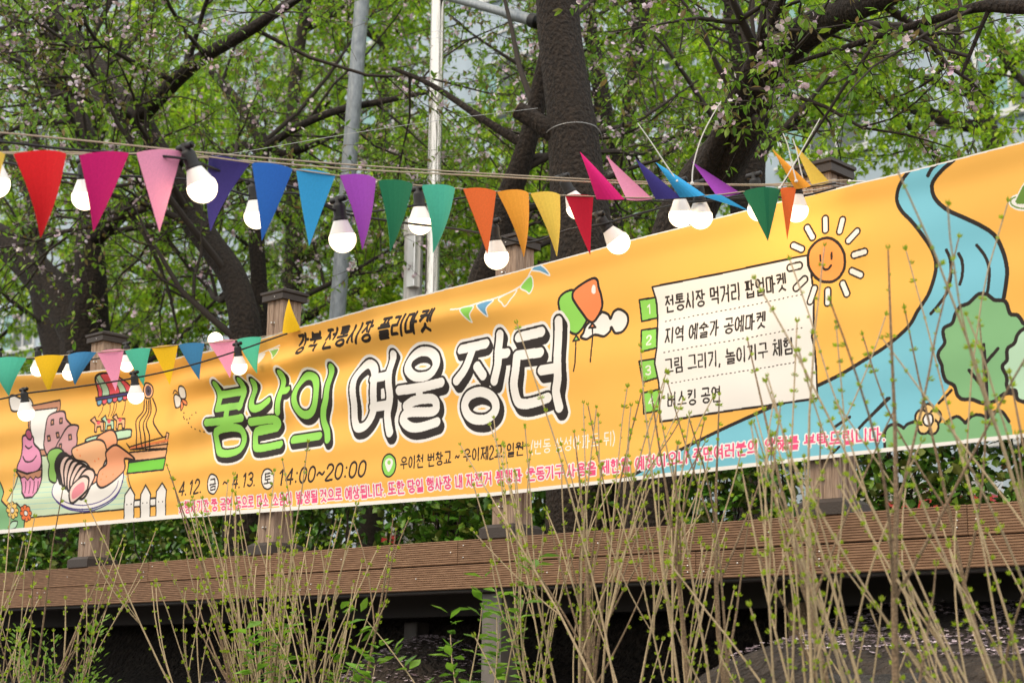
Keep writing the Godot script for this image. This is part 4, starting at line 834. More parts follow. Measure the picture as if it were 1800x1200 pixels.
func noise_tex(freq: float, low: Color, high: Color, size := 512, kind := FastNoiseLite.TYPE_SIMPLEX_SMOOTH, octaves := 4, seed_ := 1, mid := 0.5) -> NoiseTexture2D:
	var x := FastNoiseLite.new()
	x.noise_type = kind
	x.frequency = freq
	x.fractal_octaves = octaves
	x.seed = seed_
	var g := Gradient.new()
	g.set_color(0, low)
	g.set_color(1, high)
	g.set_offset(0, maxf(0.0, mid - 0.35))
	g.set_offset(1, minf(1.0, mid + 0.35))
	var tex := NoiseTexture2D.new()
	tex.width = size
	tex.height = size
	tex.seamless = true
	tex.noise = x
	tex.color_ramp = g
	return tex


func plain(c: Color, rough := 0.8, metal := 0.0) -> StandardMaterial3D:
	var m := StandardMaterial3D.new()
	m.albedo_color = c
	m.roughness = rough
	m.metallic = metal
	return m


func grained(tex: Texture2D, scale: Vector3, rough := 0.85, height: Texture2D = null, deep := 0.0) -> StandardMaterial3D:
	var m := plain(Color.WHITE, rough)
	m.albedo_texture = tex
	m.uv1_triplanar = true
	m.uv1_world_triplanar = true
	m.uv1_scale = scale
	if height:
		m.heightmap_enabled = true
		m.heightmap_texture = height
		m.heightmap_scale = deep
	return m


func leafy(c: Color, through: float) -> StandardMaterial3D:
	var m := plain(c, 0.5)
	m.vertex_color_use_as_albedo = true
	m.backlight_enabled = true
	m.backlight = Color(through, through, through)
	m.cull_mode = BaseMaterial3D.CULL_DISABLED
	return m


func materials() -> void:
	var grain := noise_tex(0.02, Color8(238, 238, 238), Color8(255, 255, 255), 512, FastNoiseLite.TYPE_SIMPLEX_SMOOTH, 5, 3)
	var rough_h := noise_tex(0.03, Color.BLACK, Color.WHITE, 512, FastNoiseLite.TYPE_SIMPLEX_SMOOTH, 5, 8)
	var bark := noise_tex(0.025, lin(0.008, 0.0052, 0.0034), lin(0.04, 0.027, 0.018), 512, FastNoiseLite.TYPE_SIMPLEX_SMOOTH, 5, 5)
	M.bark = grained(bark, Vector3(2.8, 1.7, 2.8), 0.95, rough_h, 1.6)
	M.twig = plain(lin(0.035, 0.026, 0.02), 0.9)
	M.shoot = grained(noise_tex(0.05, lin(0.32, 0.24, 0.135), lin(0.55, 0.425, 0.26), 256, FastNoiseLite.TYPE_SIMPLEX_SMOOTH, 3, 7), Vector3(9, 9, 9), 0.8)
	M.old_wood = grained(noise_tex(0.05, lin(0.13, 0.085, 0.05), lin(0.36, 0.255, 0.15), 256, FastNoiseLite.TYPE_SIMPLEX_SMOOTH, 3, 17), Vector3(8, 8, 8), 0.85, rough_h, 0.2)
	M.composite = grained(noise_tex(0.02, lin(0.19, 0.1, 0.052), lin(0.31, 0.178, 0.1), 512, FastNoiseLite.TYPE_SIMPLEX_SMOOTH, 5, 9), Vector3(1.2, 8, 8), 0.75)
	M.composite_b = grained(noise_tex(0.02, lin(0.165, 0.088, 0.046), lin(0.28, 0.16, 0.09), 512, FastNoiseLite.TYPE_SIMPLEX_SMOOTH, 5, 10), Vector3(1.2, 8, 8), 0.75)
	M.post = grained(noise_tex(0.03, lin(0.2, 0.135, 0.095), lin(0.36, 0.26, 0.19), 512, FastNoiseLite.TYPE_SIMPLEX_SMOOTH, 5, 11), Vector3(9, 0.7, 9), 0.8, rough_h, 0.12)
	M.cap = grained(noise_tex(0.25, lin(0.014, 0.009, 0.0065), lin(0.055, 0.037, 0.026), 256, FastNoiseLite.TYPE_SIMPLEX, 2, 12), Vector3(6, 6, 6), 0.6, rough_h, 0.05)
	M.rail = plain(lin(0.07, 0.045, 0.032), 0.7)
	M.beam = plain(lin(0.05, 0.045, 0.04), 0.6)
	M.support = grained(noise_tex(0.02, lin(0.125, 0.11, 0.095), lin(0.17, 0.15, 0.13), 256, FastNoiseLite.TYPE_SIMPLEX_SMOOTH, 4, 13), Vector3(3, 1, 3), 0.5)
	M.steel = plain(lin(0.62, 0.6, 0.57), 0.3, 1.0)
	var pole := grained(noise_tex(0.03, lin(0.2, 0.225, 0.245), lin(0.34, 0.37, 0.39), 256, FastNoiseLite.TYPE_SIMPLEX_SMOOTH, 4, 14), Vector3(4, 1.5, 4), 0.45)
	pole.metallic = 0.35
	M.zinc = pole
	M.mirror = plain(lin(0.62, 0.58, 0.52), 0.18, 1.0)
	M.enamel = grained(noise_tex(0.02, lin(0.42, 0.41, 0.4), lin(0.6, 0.59, 0.57), 256, FastNoiseLite.TYPE_SIMPLEX_SMOOTH, 4, 15), Vector3(5, 1.5, 5), 0.5)
	M.black = plain(lin(0.007, 0.007, 0.0075), 0.6)
	M.cord = plain(lin(0.42, 0.34, 0.25), 0.9)
	M.wire = plain(lin(0.45, 0.45, 0.44), 0.4, 0.6)
	M.nylon = plain(lin(0.72, 0.7, 0.66), 0.4)
	M.neck = plain(lin(0.78, 0.76, 0.72), 0.35)
	var glow := plain(Color(1.0, 0.98, 0.94), 0.4)
	glow.emission_enabled = true
	glow.emission = Color(1.0, 0.9, 0.74)
	glow.emission_energy_multiplier = 3.0
	M.bulb = glow
	M.soil = grained(noise_tex(0.02, lin(0.02, 0.015, 0.011), lin(0.07, 0.052, 0.038), 512, FastNoiseLite.TYPE_SIMPLEX_SMOOTH, 6, 20), Vector3(1.5, 1.5, 1.5), 0.95, rough_h, 4.0)
	M.rock = grained(noise_tex(0.015, lin(0.02, 0.018, 0.016), lin(0.065, 0.06, 0.054), 512, FastNoiseLite.TYPE_SIMPLEX_SMOOTH, 6, 21), Vector3(2, 2, 2), 0.85, rough_h, 3.0)
	M.render = grained(noise_tex(0.008, lin(0.33, 0.41, 0.48), lin(0.43, 0.52, 0.6), 512, FastNoiseLite.TYPE_SIMPLEX_SMOOTH, 5, 22), Vector3(0.15, 0.1, 0.15), 0.9)
	M.white = plain(lin(0.6, 0.61, 0.6), 0.5)
	M.pane = plain(lin(0.2, 0.38, 0.38), 0.08)
	M.pane_dark = plain(lin(0.07, 0.09, 0.09), 0.1)
	M.red = plain(lin(0.55, 0.03, 0.03), 0.5)
	M.leaf = leafy(Color.WHITE, 0.95)
	M.hedge_leaf = leafy(Color.WHITE, 0.25)
	M.hedge_leaf.roughness = 0.32
	M.petal = leafy(Color.WHITE, 0.6)
	M.petal.roughness = 0.8
	var dyes := {"red": [0.85, 0.012, 0.018], "magenta": [0.75, 0.01, 0.19], "pink": [0.95, 0.36, 0.56], "navy": [0.045, 0.035, 0.22], "blue": [0.025, 0.16, 0.62], "sky": [0.045, 0.42, 0.82], "purple": [0.42, 0.075, 0.54], "green": [0.018, 0.22, 0.1], "mint": [0.09, 0.56, 0.38], "orange": [0.95, 0.18, 0.035], "amber": [0.97, 0.4, 0.04], "yellow": [0.97, 0.66, 0.1], "crimson": [0.62, 0.008, 0.035], "gold": [0.93, 0.58, 0.012], "steel": [0.05, 0.24, 0.48]}
	for c in dyes:
		var k: Array = dyes[c]
		var felt := grained(grain, Vector3(14, 14, 14), 0.95)
		felt.albedo_color = lin(k[0], k[1], k[2])
		felt.backlight_enabled = true
		felt.backlight = Color(0.45, 0.45, 0.45)
		M["felt_" + c] = felt


# ------------------------------------------------------------------ the print on the banner
var sheet: Image


func span(y: int, x0: float, x1: float, c: Color) -> void:
	var a := int(ceil(x0 - 0.5))
	var b := int(floor(x1 - 0.5))
	if b >= a:
		sheet.fill_rect(Rect2i(a, y, b - a + 1, 1), c)


func fill(p: PackedVector2Array, c: Color) -> void:
	var lo := p[0].y
	var hi := p[0].y
	for q in p:
		lo = minf(lo, q.y)
		hi = maxf(hi, q.y)
	for y in range(maxi(0, int(lo)), mini(sheet.get_height() - 1, int(hi) + 1) + 1):
		var yy := y + 0.5
		var xs := []
		for i in p.size():
			var a := p[i]
			var b := p[(i + 1) % p.size()]
			if (a.y <= yy) != (b.y <= yy):
				xs.append(a.x + (yy - a.y) / (b.y - a.y) * (b.x - a.x))
		xs.sort()
		for i in range(0, xs.size() - 1, 2):
			span(y, xs[i], xs[i + 1], c)


func stroke(p: PackedVector2Array, w: float, c: Color, closed := false) -> void:
	var r := w / 2.0
	for i in p.size() if closed else maxi(p.size() - 1, 1):
		var a := p[i]
		var b := p[(i + 1) % p.size()]
		var d := (b - a).normalized()
		var o := Vector2(-d.y, d.x) * r
		var corners := [a + o, b + o, b - o, a - o]
		for y in range(maxi(0, int(minf(a.y, b.y) - r)), mini(sheet.get_height() - 1, int(maxf(a.y, b.y) + r)) + 1):
			var yy := y + 0.5
			var x0 := 1e9
			var x1 := -1e9
			for e in [a, b]:
				var h: float = r * r - (yy - e.y) * (yy - e.y)
				if h >= 0.0:
					x0 = minf(x0, e.x - sqrt(h))
					x1 = maxf(x1, e.x + sqrt(h))
			for k in 4:
				var s: Vector2 = corners[k]
				var e: Vector2 = corners[(k + 1) % 4]
				if (s.y <= yy) != (e.y <= yy):
					var x := s.x + (yy - s.y) / (e.y - s.y) * (e.x - s.x)
					x0 = minf(x0, x)
					x1 = maxf(x1, x)
			if x1 > x0:
				span(y, x0, x1, c)


func points(flat: Array, smooth := 0, closed := false) -> PackedVector2Array:
	var p := PackedVector2Array()
	for i in range(0, flat.size(), 2):
		p.append(Vector2(flat[i], flat[i + 1]))
	if smooth == 0 or p.size() < 3:
		return p
	var loop: bool = closed or p[0] == p[p.size() - 1]
	if loop and p[0] == p[p.size() - 1]:
		p.remove_at(p.size() - 1)
	var k := p.size()
	var out := PackedVector2Array()
	for i in k if loop else k - 1:
		var a := p[(i - 1 + k) % k] if loop else p[maxi(i - 1, 0)]
		var d := p[(i + 2) % k] if loop else p[mini(i + 2, k - 1)]
		for s in 5:
			out.append(p[i].cubic_interpolate(p[(i + 1) % k], a, d, s / 5.0))
	out.append(out[0] if loop else p[k - 1])
	return out


const FINALS := {1: 0, 2: 1, 4: 2, 7: 3, 8: 5, 16: 6, 17: 7, 19: 9, 20: 10, 21: 11, 22: 12, 23: 14, 24: 15, 25: 16, 26: 17, 27: 18}
const MARKS := {
	"0": [0.58, [[.5, 0, .15, .15, .05, .5, .15, .85, .5, 1, .85, .85, .95, .5, .85, .15, .5, 0]]], "1": [0.5, [[.2, .2, .6, 0, .6, 1]]], "2": [0.58, [[.08, .22, .25, .02, .65, 0, .9, .2, .8, .45, .05, 1, .95, 1]]],
	"3": [0.58, [[.08, .12, .45, 0, .85, .12, .85, .38, .4, .48, .88, .6, .9, .88, .5, 1, .05, .88]]], "4": [0.6, [[.72, 1, .72, 0, .02, .7, .98, .7]]], ".": [0.3, [[.4, .98, .45, 1]]], ",": [0.3, [[.5, .92, .35, 1.12]]],
	":": [0.3, [[.5, .3, .52, .32], [.5, .88, .52, .9]]], "~": [0.6, [[.05, .6, .25, .44, .5, .52, .75, .6, .95, .44]]], "(": [0.35, [[.8, -.05, .35, .3, .35, .7, .8, 1.05]]], ")": [0.35, [[.2, -.05, .65, .3, .65, .7, .2, 1.05]]],
	"※": [0.9, [[.1, .1, .9, .9], [.9, .1, .1, .9], [.5, .1, .52, .12], [.5, .88, .52, .9], [.1, .5, .12, .52], [.88, .5, .9, .52]]], " ": [0.35, []],
}


func ring(x0: float, y0: float, x1: float, y1: float) -> PackedVector2Array:
	var p := PackedVector2Array()
	for i in 17:
		var a := TAU * i / 16.0
		p.append(Vector2((x0 + x1) / 2 + (x1 - x0) / 2 * cos(a), (y0 + y1) / 2 + (y1 - y0) / 2 * sin(a)))
	return p


# strokes of a consonant in the box x0, y0, x1, y1; bent: the slanting form beside an upright vowel
func consonant(k: int, x0: float, y0: float, x1: float, y1: float, bent: bool) -> Array:
	if k in [1, 4, 8, 10, 13]:
		var m := (x0 + x1) / 2
		var one: int = {1: 0, 4: 3, 8: 7, 10: 9, 13: 12}[k]
		return consonant(one, x0, y0, m - 0.04, y1, bent) + consonant(one, m + 0.04, y0, x1, y1, bent)
	var raw := []
	match k:
		0: raw = [[0, 0, 1, 0, .85, .5, .15, 1]] if bent else [[0, 0, 1, 0, 1, 1]]
		2: raw = [[0, 0, 0, 1, 1, 1]]
		3: raw = [[1, 0, 0, 0, 0, 1, 1, 1]]
		5: raw = [[0, 0, 1, 0, 1, .5, 0, .5, 0, 1, 1, 1]]
		6: raw = [[0, 0, 1, 0, 1, 1, 0, 1, 0, 0]]
		7: raw = [[0, 0, 0, 1, 1, 1, 1, 0], [0, .48, 1, .48]]
		9: raw = [[.5, 0, .45, .4, 0, 1], [.46, .4, 1, 1]]
		12: raw = [[0, 0, 1, 0], [.52, 0, .45, .45, 0, 1], [.47, .45, 1, 1]]
		14: raw = [[.35, -.12, .65, -.12], [0, .16, 1, .16], [.52, .16, .45, .55, 0, 1], [.47, .55, 1, 1]]
		15: raw = [[0, 0, 1, 0, .85, .5, .15, 1], [.05, .48, .85, .45]] if bent else [[0, 0, 1, 0, 1, 1], [0, .5, 1, .5]]
		16: raw = [[1, 0, 0, 0, 0, 1, 1, 1], [0, .5, 1, .5]]
		17: raw = [[0, 0, 1, 0], [0, 1, 1, 1], [.28, 0, .28, 1], [.72, 0, .72, 1]]
		18: raw = [[.3, -.1, .7, -.1], [0, .2, 1, .2]]
	var out := []
	for s in raw:
		var p := PackedVector2Array()
		for i in range(0, s.size(), 2):
			p.append(Vector2(x0 + s[i] * (x1 - x0), y0 + s[i + 1] * (y1 - y0)))
		out.append(p)
	if k == 11:
		out.append(ring(x0, y0, x1, y1))
	if k == 18:
		out.append(ring(x0 + 0.12 * (x1 - x0), y0 + 0.42 * (y1 - y0), x1 - 0.12 * (x1 - x0), y1))
	return out


func glyph(ch: String) -> Array:
	if MARKS.has(ch):
		var lines := []
		for s in MARKS[ch][1]:
			lines.append(points(s, 1 if ch in "0236~()" else 0))
		return [MARKS[ch][0], lines]
	var code := ch.unicode_at(0) - 0xAC00
	var first := code / 588
	var vowel := (code % 588) / 28
	var last := code % 28
	var h := 0.6 if last else 1.0
	var lines := []
	var upright := {0: [[.72], [.5], 1], 1: [[.64, .92], [.5], 1], 2: [[.72], [.35, .65], 1], 4: [[.88], [.5], -1], 5: [[.72, .95], [.5], -1], 6: [[.88], [.33, .63], -1], 7: [[.72, .95], [.33, .63], -1], 20: [[.86], [], 1], 9: [[.76], [.5], 1], 11: [[.9], [], 1], 14: [[.92], [.75], -1], 16: [[.92], [], 1], 19: [[.92], [], 1]}
	var flat := {8: 1, 9: 1, 11: 1, 12: 2, 13: -1, 14: -1, 16: -1, 17: -2, 18: 0, 19: 0}
	var top := h - (0.04 if last else 0.0)
	if upright.has(vowel):
		var u: Array = upright[vowel]
		for x in u[0]:
			lines.append(PackedVector2Array([Vector2(x, 0), Vector2(x, top)]))
		for y in u[1]:
			if vowel == 1:
				lines.append(PackedVector2Array([Vector2(u[0][0], y * top), Vector2(u[0][1], y * top)]))
			else:
				var x: float = u[0][0]
				lines.append(PackedVector2Array([Vector2(x, y * top), Vector2(x + 0.26 * u[2], y * top)]))
	if flat.has(vowel):
		var mixed := upright.has(vowel)
		var right := 0.68 if mixed else 1.0
		var k: int = flat[vowel]
		var bar: float = [0.62, 0.6, 0.86, 0.9, 0.9][k + 2] * top
		lines.append(PackedVector2Array([Vector2(0, bar), Vector2(right, bar)]))
		for i in absi(k):
			var x: float = right * (0.5 if absi(k) == 1 else [0.32, 0.68][i])
			lines.append(PackedVector2Array([Vector2(x, bar), Vector2(x, bar - 0.25 * top if k > 0 else minf(top, bar + 0.34 * top))]))
		var foot: float = {-2: 0.42, -1: 0.42, 0: 0.62, 1: 0.56, 2: 0.56}[k] * top
		lines += consonant(first, 0.1 if mixed else 0.16, 0.02, 0.6 if mixed else 0.84, foot, false)
	else:
		lines += consonant(first, 0.03, 0.06 * top, 0.5 if vowel in [0, 1, 2, 20] else 0.46, top * 0.9, first in [0, 1, 15])
	if last:
		lines += consonant(FINALS[last], 0.2, 0.7, 0.92, 1.0, false)
	return [1.0, lines]


func write(text: String, ink: Color, a: Vector2, b: Vector2, up: Vector2, weight: float, halo: int, halo_weight: float) -> void:
	var total := 0.0
	var marks := []
	for ch in text:
		marks.append(glyph(ch))
		total += marks[-1][0]
	for pass_ in [0, 1]:
		if pass_ == 0 and halo < 0:
			continue
		var x := 0.0
		for g in marks:
			for line in g[1]:
				var p := PackedVector2Array()
				for q in line:
					var along: float = (x + g[0] * (0.1 + 0.8 * q.x)) / total
					p.append(a.lerp(b, along) - up * (q.y - 0.5))
				stroke(p, up.length() * 1.18 * (weight + (halo_weight if pass_ == 0 else 0.0)), INK[halo] if pass_ == 0 else ink)
			x += g[0]


func print_sheet() -> void:
	sheet = Image.create(4032, 620, false, Image.FORMAT_RGBA8)
	sheet.fill(INK[0])
	for c in PRINT:
		match c[0]:
			"F":
				fill(points(c[3], c[2], true), INK[c[1]])
			"S":
				stroke(points(c[5], c[3], c[4] == 1), c[2], INK[c[1]], c[4] == 1 and c[3] == 0)
			"T":
				write(c[1], INK[c[2]], Vector2(c[3], c[4]), Vector2(c[5], c[6]), Vector2(c[7], c[8]), c[9], c[10], c[11])
			"K":   # title letters: white border, dark outline with a drop edge, then the face
				for layer in [[c[2] * 2.05, 2, 3], [c[2] * 1.45, 1, 4], [c[2], c[1], 1]]:
					for i in layer[2]:
						for s in c[3]:
							var p := points(s, 1)
							for q in p.size():
								p[q] += Vector2(0.42, 0.58) * c[2] * i / maxf(1.0, layer[2] - 1.0)
							stroke(p, layer[0], INK[layer[1]])


func edge(line: Array, x: float) -> float:
	for i in line.size() - 1:
		if x <= line[i + 1].x or i == line.size() - 2:
			return lerpf(line[i].y, line[i + 1].y, (x - line[i].x) / (line[i + 1].x - line[i].x))
	return 0.0


func banner() -> void:
	print_sheet()
	var o := thing("banner", "long yellow printed cloth banner tied across the railing posts", "banner", Vector3(-0.95, 0, 0.085))
	var mid := -0.95
	for half in 2:
		var s := Shape.new()
		s.smooth = true
		var cols := 150
		var rows := 48
		var x0 := -4.55 + 3.6 * half
		for i in cols + 1:
			for j in rows + 1:
				var x := x0 + 3.6 * i / cols
				var foot := edge(BANNER_FOOT, x)
				var top := edge(BANNER_TOP, x)
				var y := lerpf(foot, top, float(j) / rows)
				s.v.append(Vector3(x - mid, y, fold(x, y, foot, top)))
				s.n.append(Vector3.ZERO)
				s.t.append(Vector2((x - x0) * 560.0 / 2016.0, (1.225 - y) * 560.0 / 620.0))
		for i in cols + 1:
			for j in rows + 1:
				var k := i * (rows + 1) + j
				var dx := s.v[k + (rows + 1 if i < cols else 0)] - s.v[k - (rows + 1 if i > 0 else 0)]
				var dy := s.v[k + (1 if j < rows else 0)] - s.v[k - (1 if j > 0 else 0)]
				s.n[k] = dx.cross(dy).normalized()
				if i < cols and j < rows:
					s.f.append_array([k, k + 1, k + rows + 2, k, k + rows + 2, k + rows + 1])
		var m := plain(Color.WHITE, 0.55)
		m.albedo_texture = ImageTexture.create_from_image(sheet.get_region(Rect2i(2016 * half, 0, 2016, 620)))
		m.texture_repeat = false
		m.metallic_specular = 0.25
		m.backlight_enabled = true
		m.backlight = Color(0.08, 0.08, 0.08)
		put("printed_cloth", s, m, o)
	sheet = null


func fold(x: float, y: float, foot: float, top: float) -> float:
	var t := (y - foot) / (top - foot)
	var loose := smoothstep(0.6, -2.5, x)
	var z := 0.011 * sin(TAU * (t * 2.3 + 0.16 * sin(x * 1.3) + x * 0.07)) * (0.45 + 0.55 * noise.get_noise_2d(x * 40.0, t * 60.0)) * (0.7 + 0.9 * loose)
	z += 0.007 * sin(TAU * (t * 4.1 - x * 0.12 + 0.3 * sin(x * 0.9))) * (0.3 + 0.7 * loose) * smoothstep(0.0, 0.25, t)
	var slack := smoothstep(-3.0, -1.7, x) * smoothstep(0.5, -0.5, x)
	z += 0.036 * slack * exp(-pow((t - 0.86 + 0.02 * sin(x * 3.0)) / 0.055, 2.0)) - 0.022 * slack * exp(-pow((t - 0.74) / 0.06, 2.0))
	z += 0.022 * slack * sin(x * 26.0 + t * 9.0) * smoothstep(0.75, 1.0, t) * noise.get_noise_1d(x * 160.0)
	z += 0.011 * sin(x * 9.0 + t * 5.0) * noise.get_noise_2d(x * 70.0, t * 30.0)
	z += 0.04 * loose * smoothstep(0.86, 1.0, t) + 0.012 * smoothstep(0.9, 1.0, t)
	return z * smoothstep(0.0, 0.12, t) + 0.006


# ------------------------------------------------------------------ boardwalk and railing
func ground_y(x: float, z: float) -> float:
	var line := [[60.0, -2.3], [4.0, -2.25], [2.4, -1.75], [1.2, -1.05], [0.62, -0.68], [0.36, -0.5], [0.05, -0.43], [-0.6, -0.3], [-1.3, -0.17], [-1.75, -0.06], [-2.1, -0.03], [-400.0, -0.03]]
	var y := -0.03
	for i in line.size() - 1:
		if z <= line[i][0] and z >= line[i + 1][0]:
			y = lerpf(line[i][1], line[i + 1][1], (line[i][0] - z) / (line[i][0] - line[i + 1][0]))
	var inside := smoothstep(-1.5, -1.0, z) * smoothstep(1.3, 0.7, z)
	y -= 0.34 * smoothstep(1.35, 0.75, x) * inside
	y += 0.3 * exp(-Vector2((x + 1.02) / 0.42, (z + 0.45) / 0.4).length_squared()) * inside
	return y + 0.035 * noise.get_noise_2d(x * 90.0, z * 90.0) * (1.0 if z > -1.6 and z < 6.0 else 0.0)


func ground() -> void:
	var s := Shape.new()
	var xs := [-300.0, -60.0, -20.0]
	for i in 90:
		xs.append(-9.0 + i * 0.16)
	xs.append_array([10.0, 40.0, 300.0])
	var zs := [200.0, 60.0, 12.0, 6.0]
	for i in 50:
		zs.append(4.0 - i * 0.125)
	zs.append_array([-2.6, -6.0, -30.0, -300.0])
	for i in xs.size():
		for j in zs.size():
			s.v.append(Vector3(xs[i], ground_y(xs[i], clampf(zs[j], -400.0, 60.0)), zs[j]))
	for i in xs.size() - 1:
		for j in zs.size() - 1:
			var k := i * zs.size() + j
			s.f.append_array([k, k + zs.size(), k + zs.size() + 1, k, k + zs.size() + 1, k + 1])
	var o := put("ground", s, M.soil)
	o.set_meta("kind", "structure")


func screw(at: Vector3, parent: Node, r := 0.0035) -> void:
	var s := Shape.new()
	s.lathe(at, Vector3(0, 0, 1), [Vector2(0.0001, 0.004), Vector2(r * 0.8, 0.0035), Vector2(r, 0.002), Vector2(r, -0.002)], 8)
	put("screw", s, M.steel, parent)


func boardwalk() -> void:
	var o := thing("boardwalk", "raised brown boardwalk with ribbed edge boards above the dark bank", "boardwalk", Vector3.ZERO)
	var profile := func(height: float) -> PackedVector2Array:
		var p := PackedVector2Array([Vector2(0, 0), Vector2(0, 0.022), Vector2(0.003, 0.0248)])
		var ribs := 10
		var step := (height - 0.008) / ribs
		for i in ribs:
			var y := 0.004 + i * step
			p.append_array([Vector2(y, 0.025), Vector2(y + step * 0.62, 0.025), Vector2(y + step * 0.68, 0.019), Vector2(y + step * 0.94, 0.019)])
		p.append_array([Vector2(height - 0.003, 0.0248), Vector2(height, 0.022), Vector2(height, 0)])
		return p
	var rows := [[-0.0985, 0.0985, [-7.2, -4.7, -2.445, -0.226, 2.1, 4.4]], [-0.202, 0.0985, [-8.0, -5.7, -3.444, -1.2, 1.008, 1.577, 3.8]]]
	for r in rows.size():
		var cuts: Array = rows[r][2]
		for i in cuts.size() - 1:
			var s := Shape.new()
			var lift := rng.randf_range(-0.0012, 0.0012)
			s.extrude(profile.call(rows[r][1]), Vector3(0, 1, 0), Vector3(0, 0, 1), Vector3(cuts[i] + 0.0015, rows[r][0] + lift, 0.065), Vector3(cuts[i + 1] - 0.0015, rows[r][0] + lift, 0.065 + rng.randf_range(-0.001, 0.001)))
			var b := put("edge_board", s, [M.composite, M.composite_b][(i + r) % 2], o)
			for x in [cuts[i] + 0.035, cuts[i + 1] - 0.035]:
				for y in [0.026, 0.05, 0.076]:
					if rng.randf() < 0.75:
						screw(Vector3(x + rng.randf_range(-0.004, 0.004), rows[r][0] + y, 0.0905), b)
			for x in [lerpf(cuts[i], cuts[i + 1], 0.33), lerpf(cuts[i], cuts[i + 1], 0.67)]:
				screw(Vector3(x, rows[r][0] + 0.05, 0.0905), b)
	for i in 11:
		var s := Shape.new()
		s.box(Vector3(-1.4, -0.0135, 0.058 - 0.07 - i * 0.146), Vector3(11.6, 0.025, 0.14), 0.002)
		put("deck_board", s, M.composite_b, o)
	for z in [0.03, -0.75, -1.45]:
		var s := Shape.new()
		s.box(Vector3(-1.4, -0.14 - (0.03 if z < 0.0 else 0.0), z), Vector3(11.6, 0.2 if z < 0.0 else 0.15, 0.06), 0.003)
		put("beam", s, M.beam, o)
	for i in 15:
		var s := Shape.new()
		s.box(Vector3(-7.0 + i * 0.8, -0.085, -0.71), Vector3(0.05, 0.1, 1.4), 0.002)
		put("joist", s, M.beam, o)
	for p in [[-0.105, -0.045, 0.11, M.support], [-4.75, -0.045, 0.11, M.support], [3.4, -0.045, 0.11, M.support], [-1.8, -1.2, 0.1, M.support], [2.4, -1.2, 0.1, M.support], [1.14, -0.42, 0.09, M.old_wood]]:
		var s := Shape.new()
		var top := -0.215 if p[1] > -0.1 else -0.27
		s.box(Vector3(p[0], (top - 1.2) / 2, p[1]), Vector3(p[2], top + 1.2, p[2]), 0.006)
		put("support", s, p[3], o)


func railing() -> void:
	var labels := {-3: "brown ribbed railing post beyond the cupcake end of the banner", -2: "brown ribbed railing post behind the short pennant string and the printed carousel", -1: "brown ribbed railing post with a yellow pennant standing against it", 0: "brown ribbed railing post above the printed row of little flags", 1: "brown ribbed railing post wrapped with twine under its cap beside the printed sun", 2: "brown ribbed railing post past the printed green badge"}
	var outline := PackedVector2Array()
	for side in 4:
		var turn := side * PI / 2
		for p in [Vector2(-0.056, 0.06), Vector2(-0.043, 0.06), Vector2(-0.041, 0.0575), Vector2(-0.037, 0.0575), Vector2(-0.035, 0.06), Vector2(-0.012, 0.06), Vector2(-0.008, 0.0535), Vector2(0.004, 0.0535), Vector2(0.008, 0.06), Vector2(0.03, 0.06), Vector2(0.032, 0.0575), Vector2(0.036, 0.0575), Vector2(0.038, 0.06), Vector2(0.056, 0.06)]:
			outline.append(p.rotated(-turn))
	for i in [-3, -2, -1, 0, 1, 2]:
		var o := thing("railing_post", labels[i], "post", Vector3(i * 1.5474, 0, 0))
		var s := Shape.new()
		s.extrude(outline, Vector3(1, 0, 0), Vector3(0, 0, 1), Vector3(0, 0.0, 0), Vector3(0, 1.243, 0))
		put("shaft", s, M.post, o)
		s = Shape.new()
		s.square(Vector3.ZERO, 1.2418, 0.0788, 1.270, 0.0788)
		s.square(Vector3.ZERO, 1.2702, 0.076, 1.276, 0.0835)
		s.square(Vector3.ZERO, 1.2762, 0.0855, 1.288, 0.0855)
		s.square(Vector3.ZERO, 1.2882, 0.083, 1.302, 0.05)
		var cap := put("cap", s, M.cap, o)
		screw(Vector3(0.02, 1.256, 0.0785), cap, 0.003)
		s = Shape.new()
		s.square(Vector3.ZERO, 0.0, 0.097, 0.042, 0.097)
		s.square(Vector3.ZERO, 0.0422, 0.095, 0.058, 0.074)
		put("base_skirt", s, M.cap, o)
		for y in [0.13, 1.13]:
			s = Shape.new()
			s.lathe(Vector3(-0.01, y, 0.0535), Vector3(0, 0, 1), [Vector2(0.009, 0.0), Vector2(0.009, 0.003), Vector2(0.006, 0.003), Vector2(0.006, 0.016), Vector2(0.004, 0.018), Vector2(0.0001, 0.019)], 10)
			put("bolt", s, M.steel, o)
	for y in [1.015]:
		for i in [-3, -2, -1, 0, 1]:
			var s := Shape.new()
			s.box(Vector3.ZERO, Vector3(1.424, 0.055, 0.05), 0.004)
			var r := put("railing_bar", s, M.rail)
			r.position = Vector3((i + 0.5) * 1.5474, y, 0)
			tag(r, "dark brown top bar of the railing behind " + {-3: "the printed cupcake", -2: "the green title letters", -1: "the white title letters", 0: "the printed notice panel", 1: "the printed river"}[i], "railing bar", "bars of the railing behind the banner")


# ------------------------------------------------------------------ bunting, cords, lamps
func rope(called: String, label: String, category: String, pts: Array, r: float, mat: Material, parent: Node3D = null) -> MeshInstance3D:
	var s := Shape.new()
	var c := curve(pts, 6)
	s.tube(c, same(r, c.size()), 6)
	var o := put(called, s, mat, parent)
	if parent == null:
		tag(o, label, category)
	return o


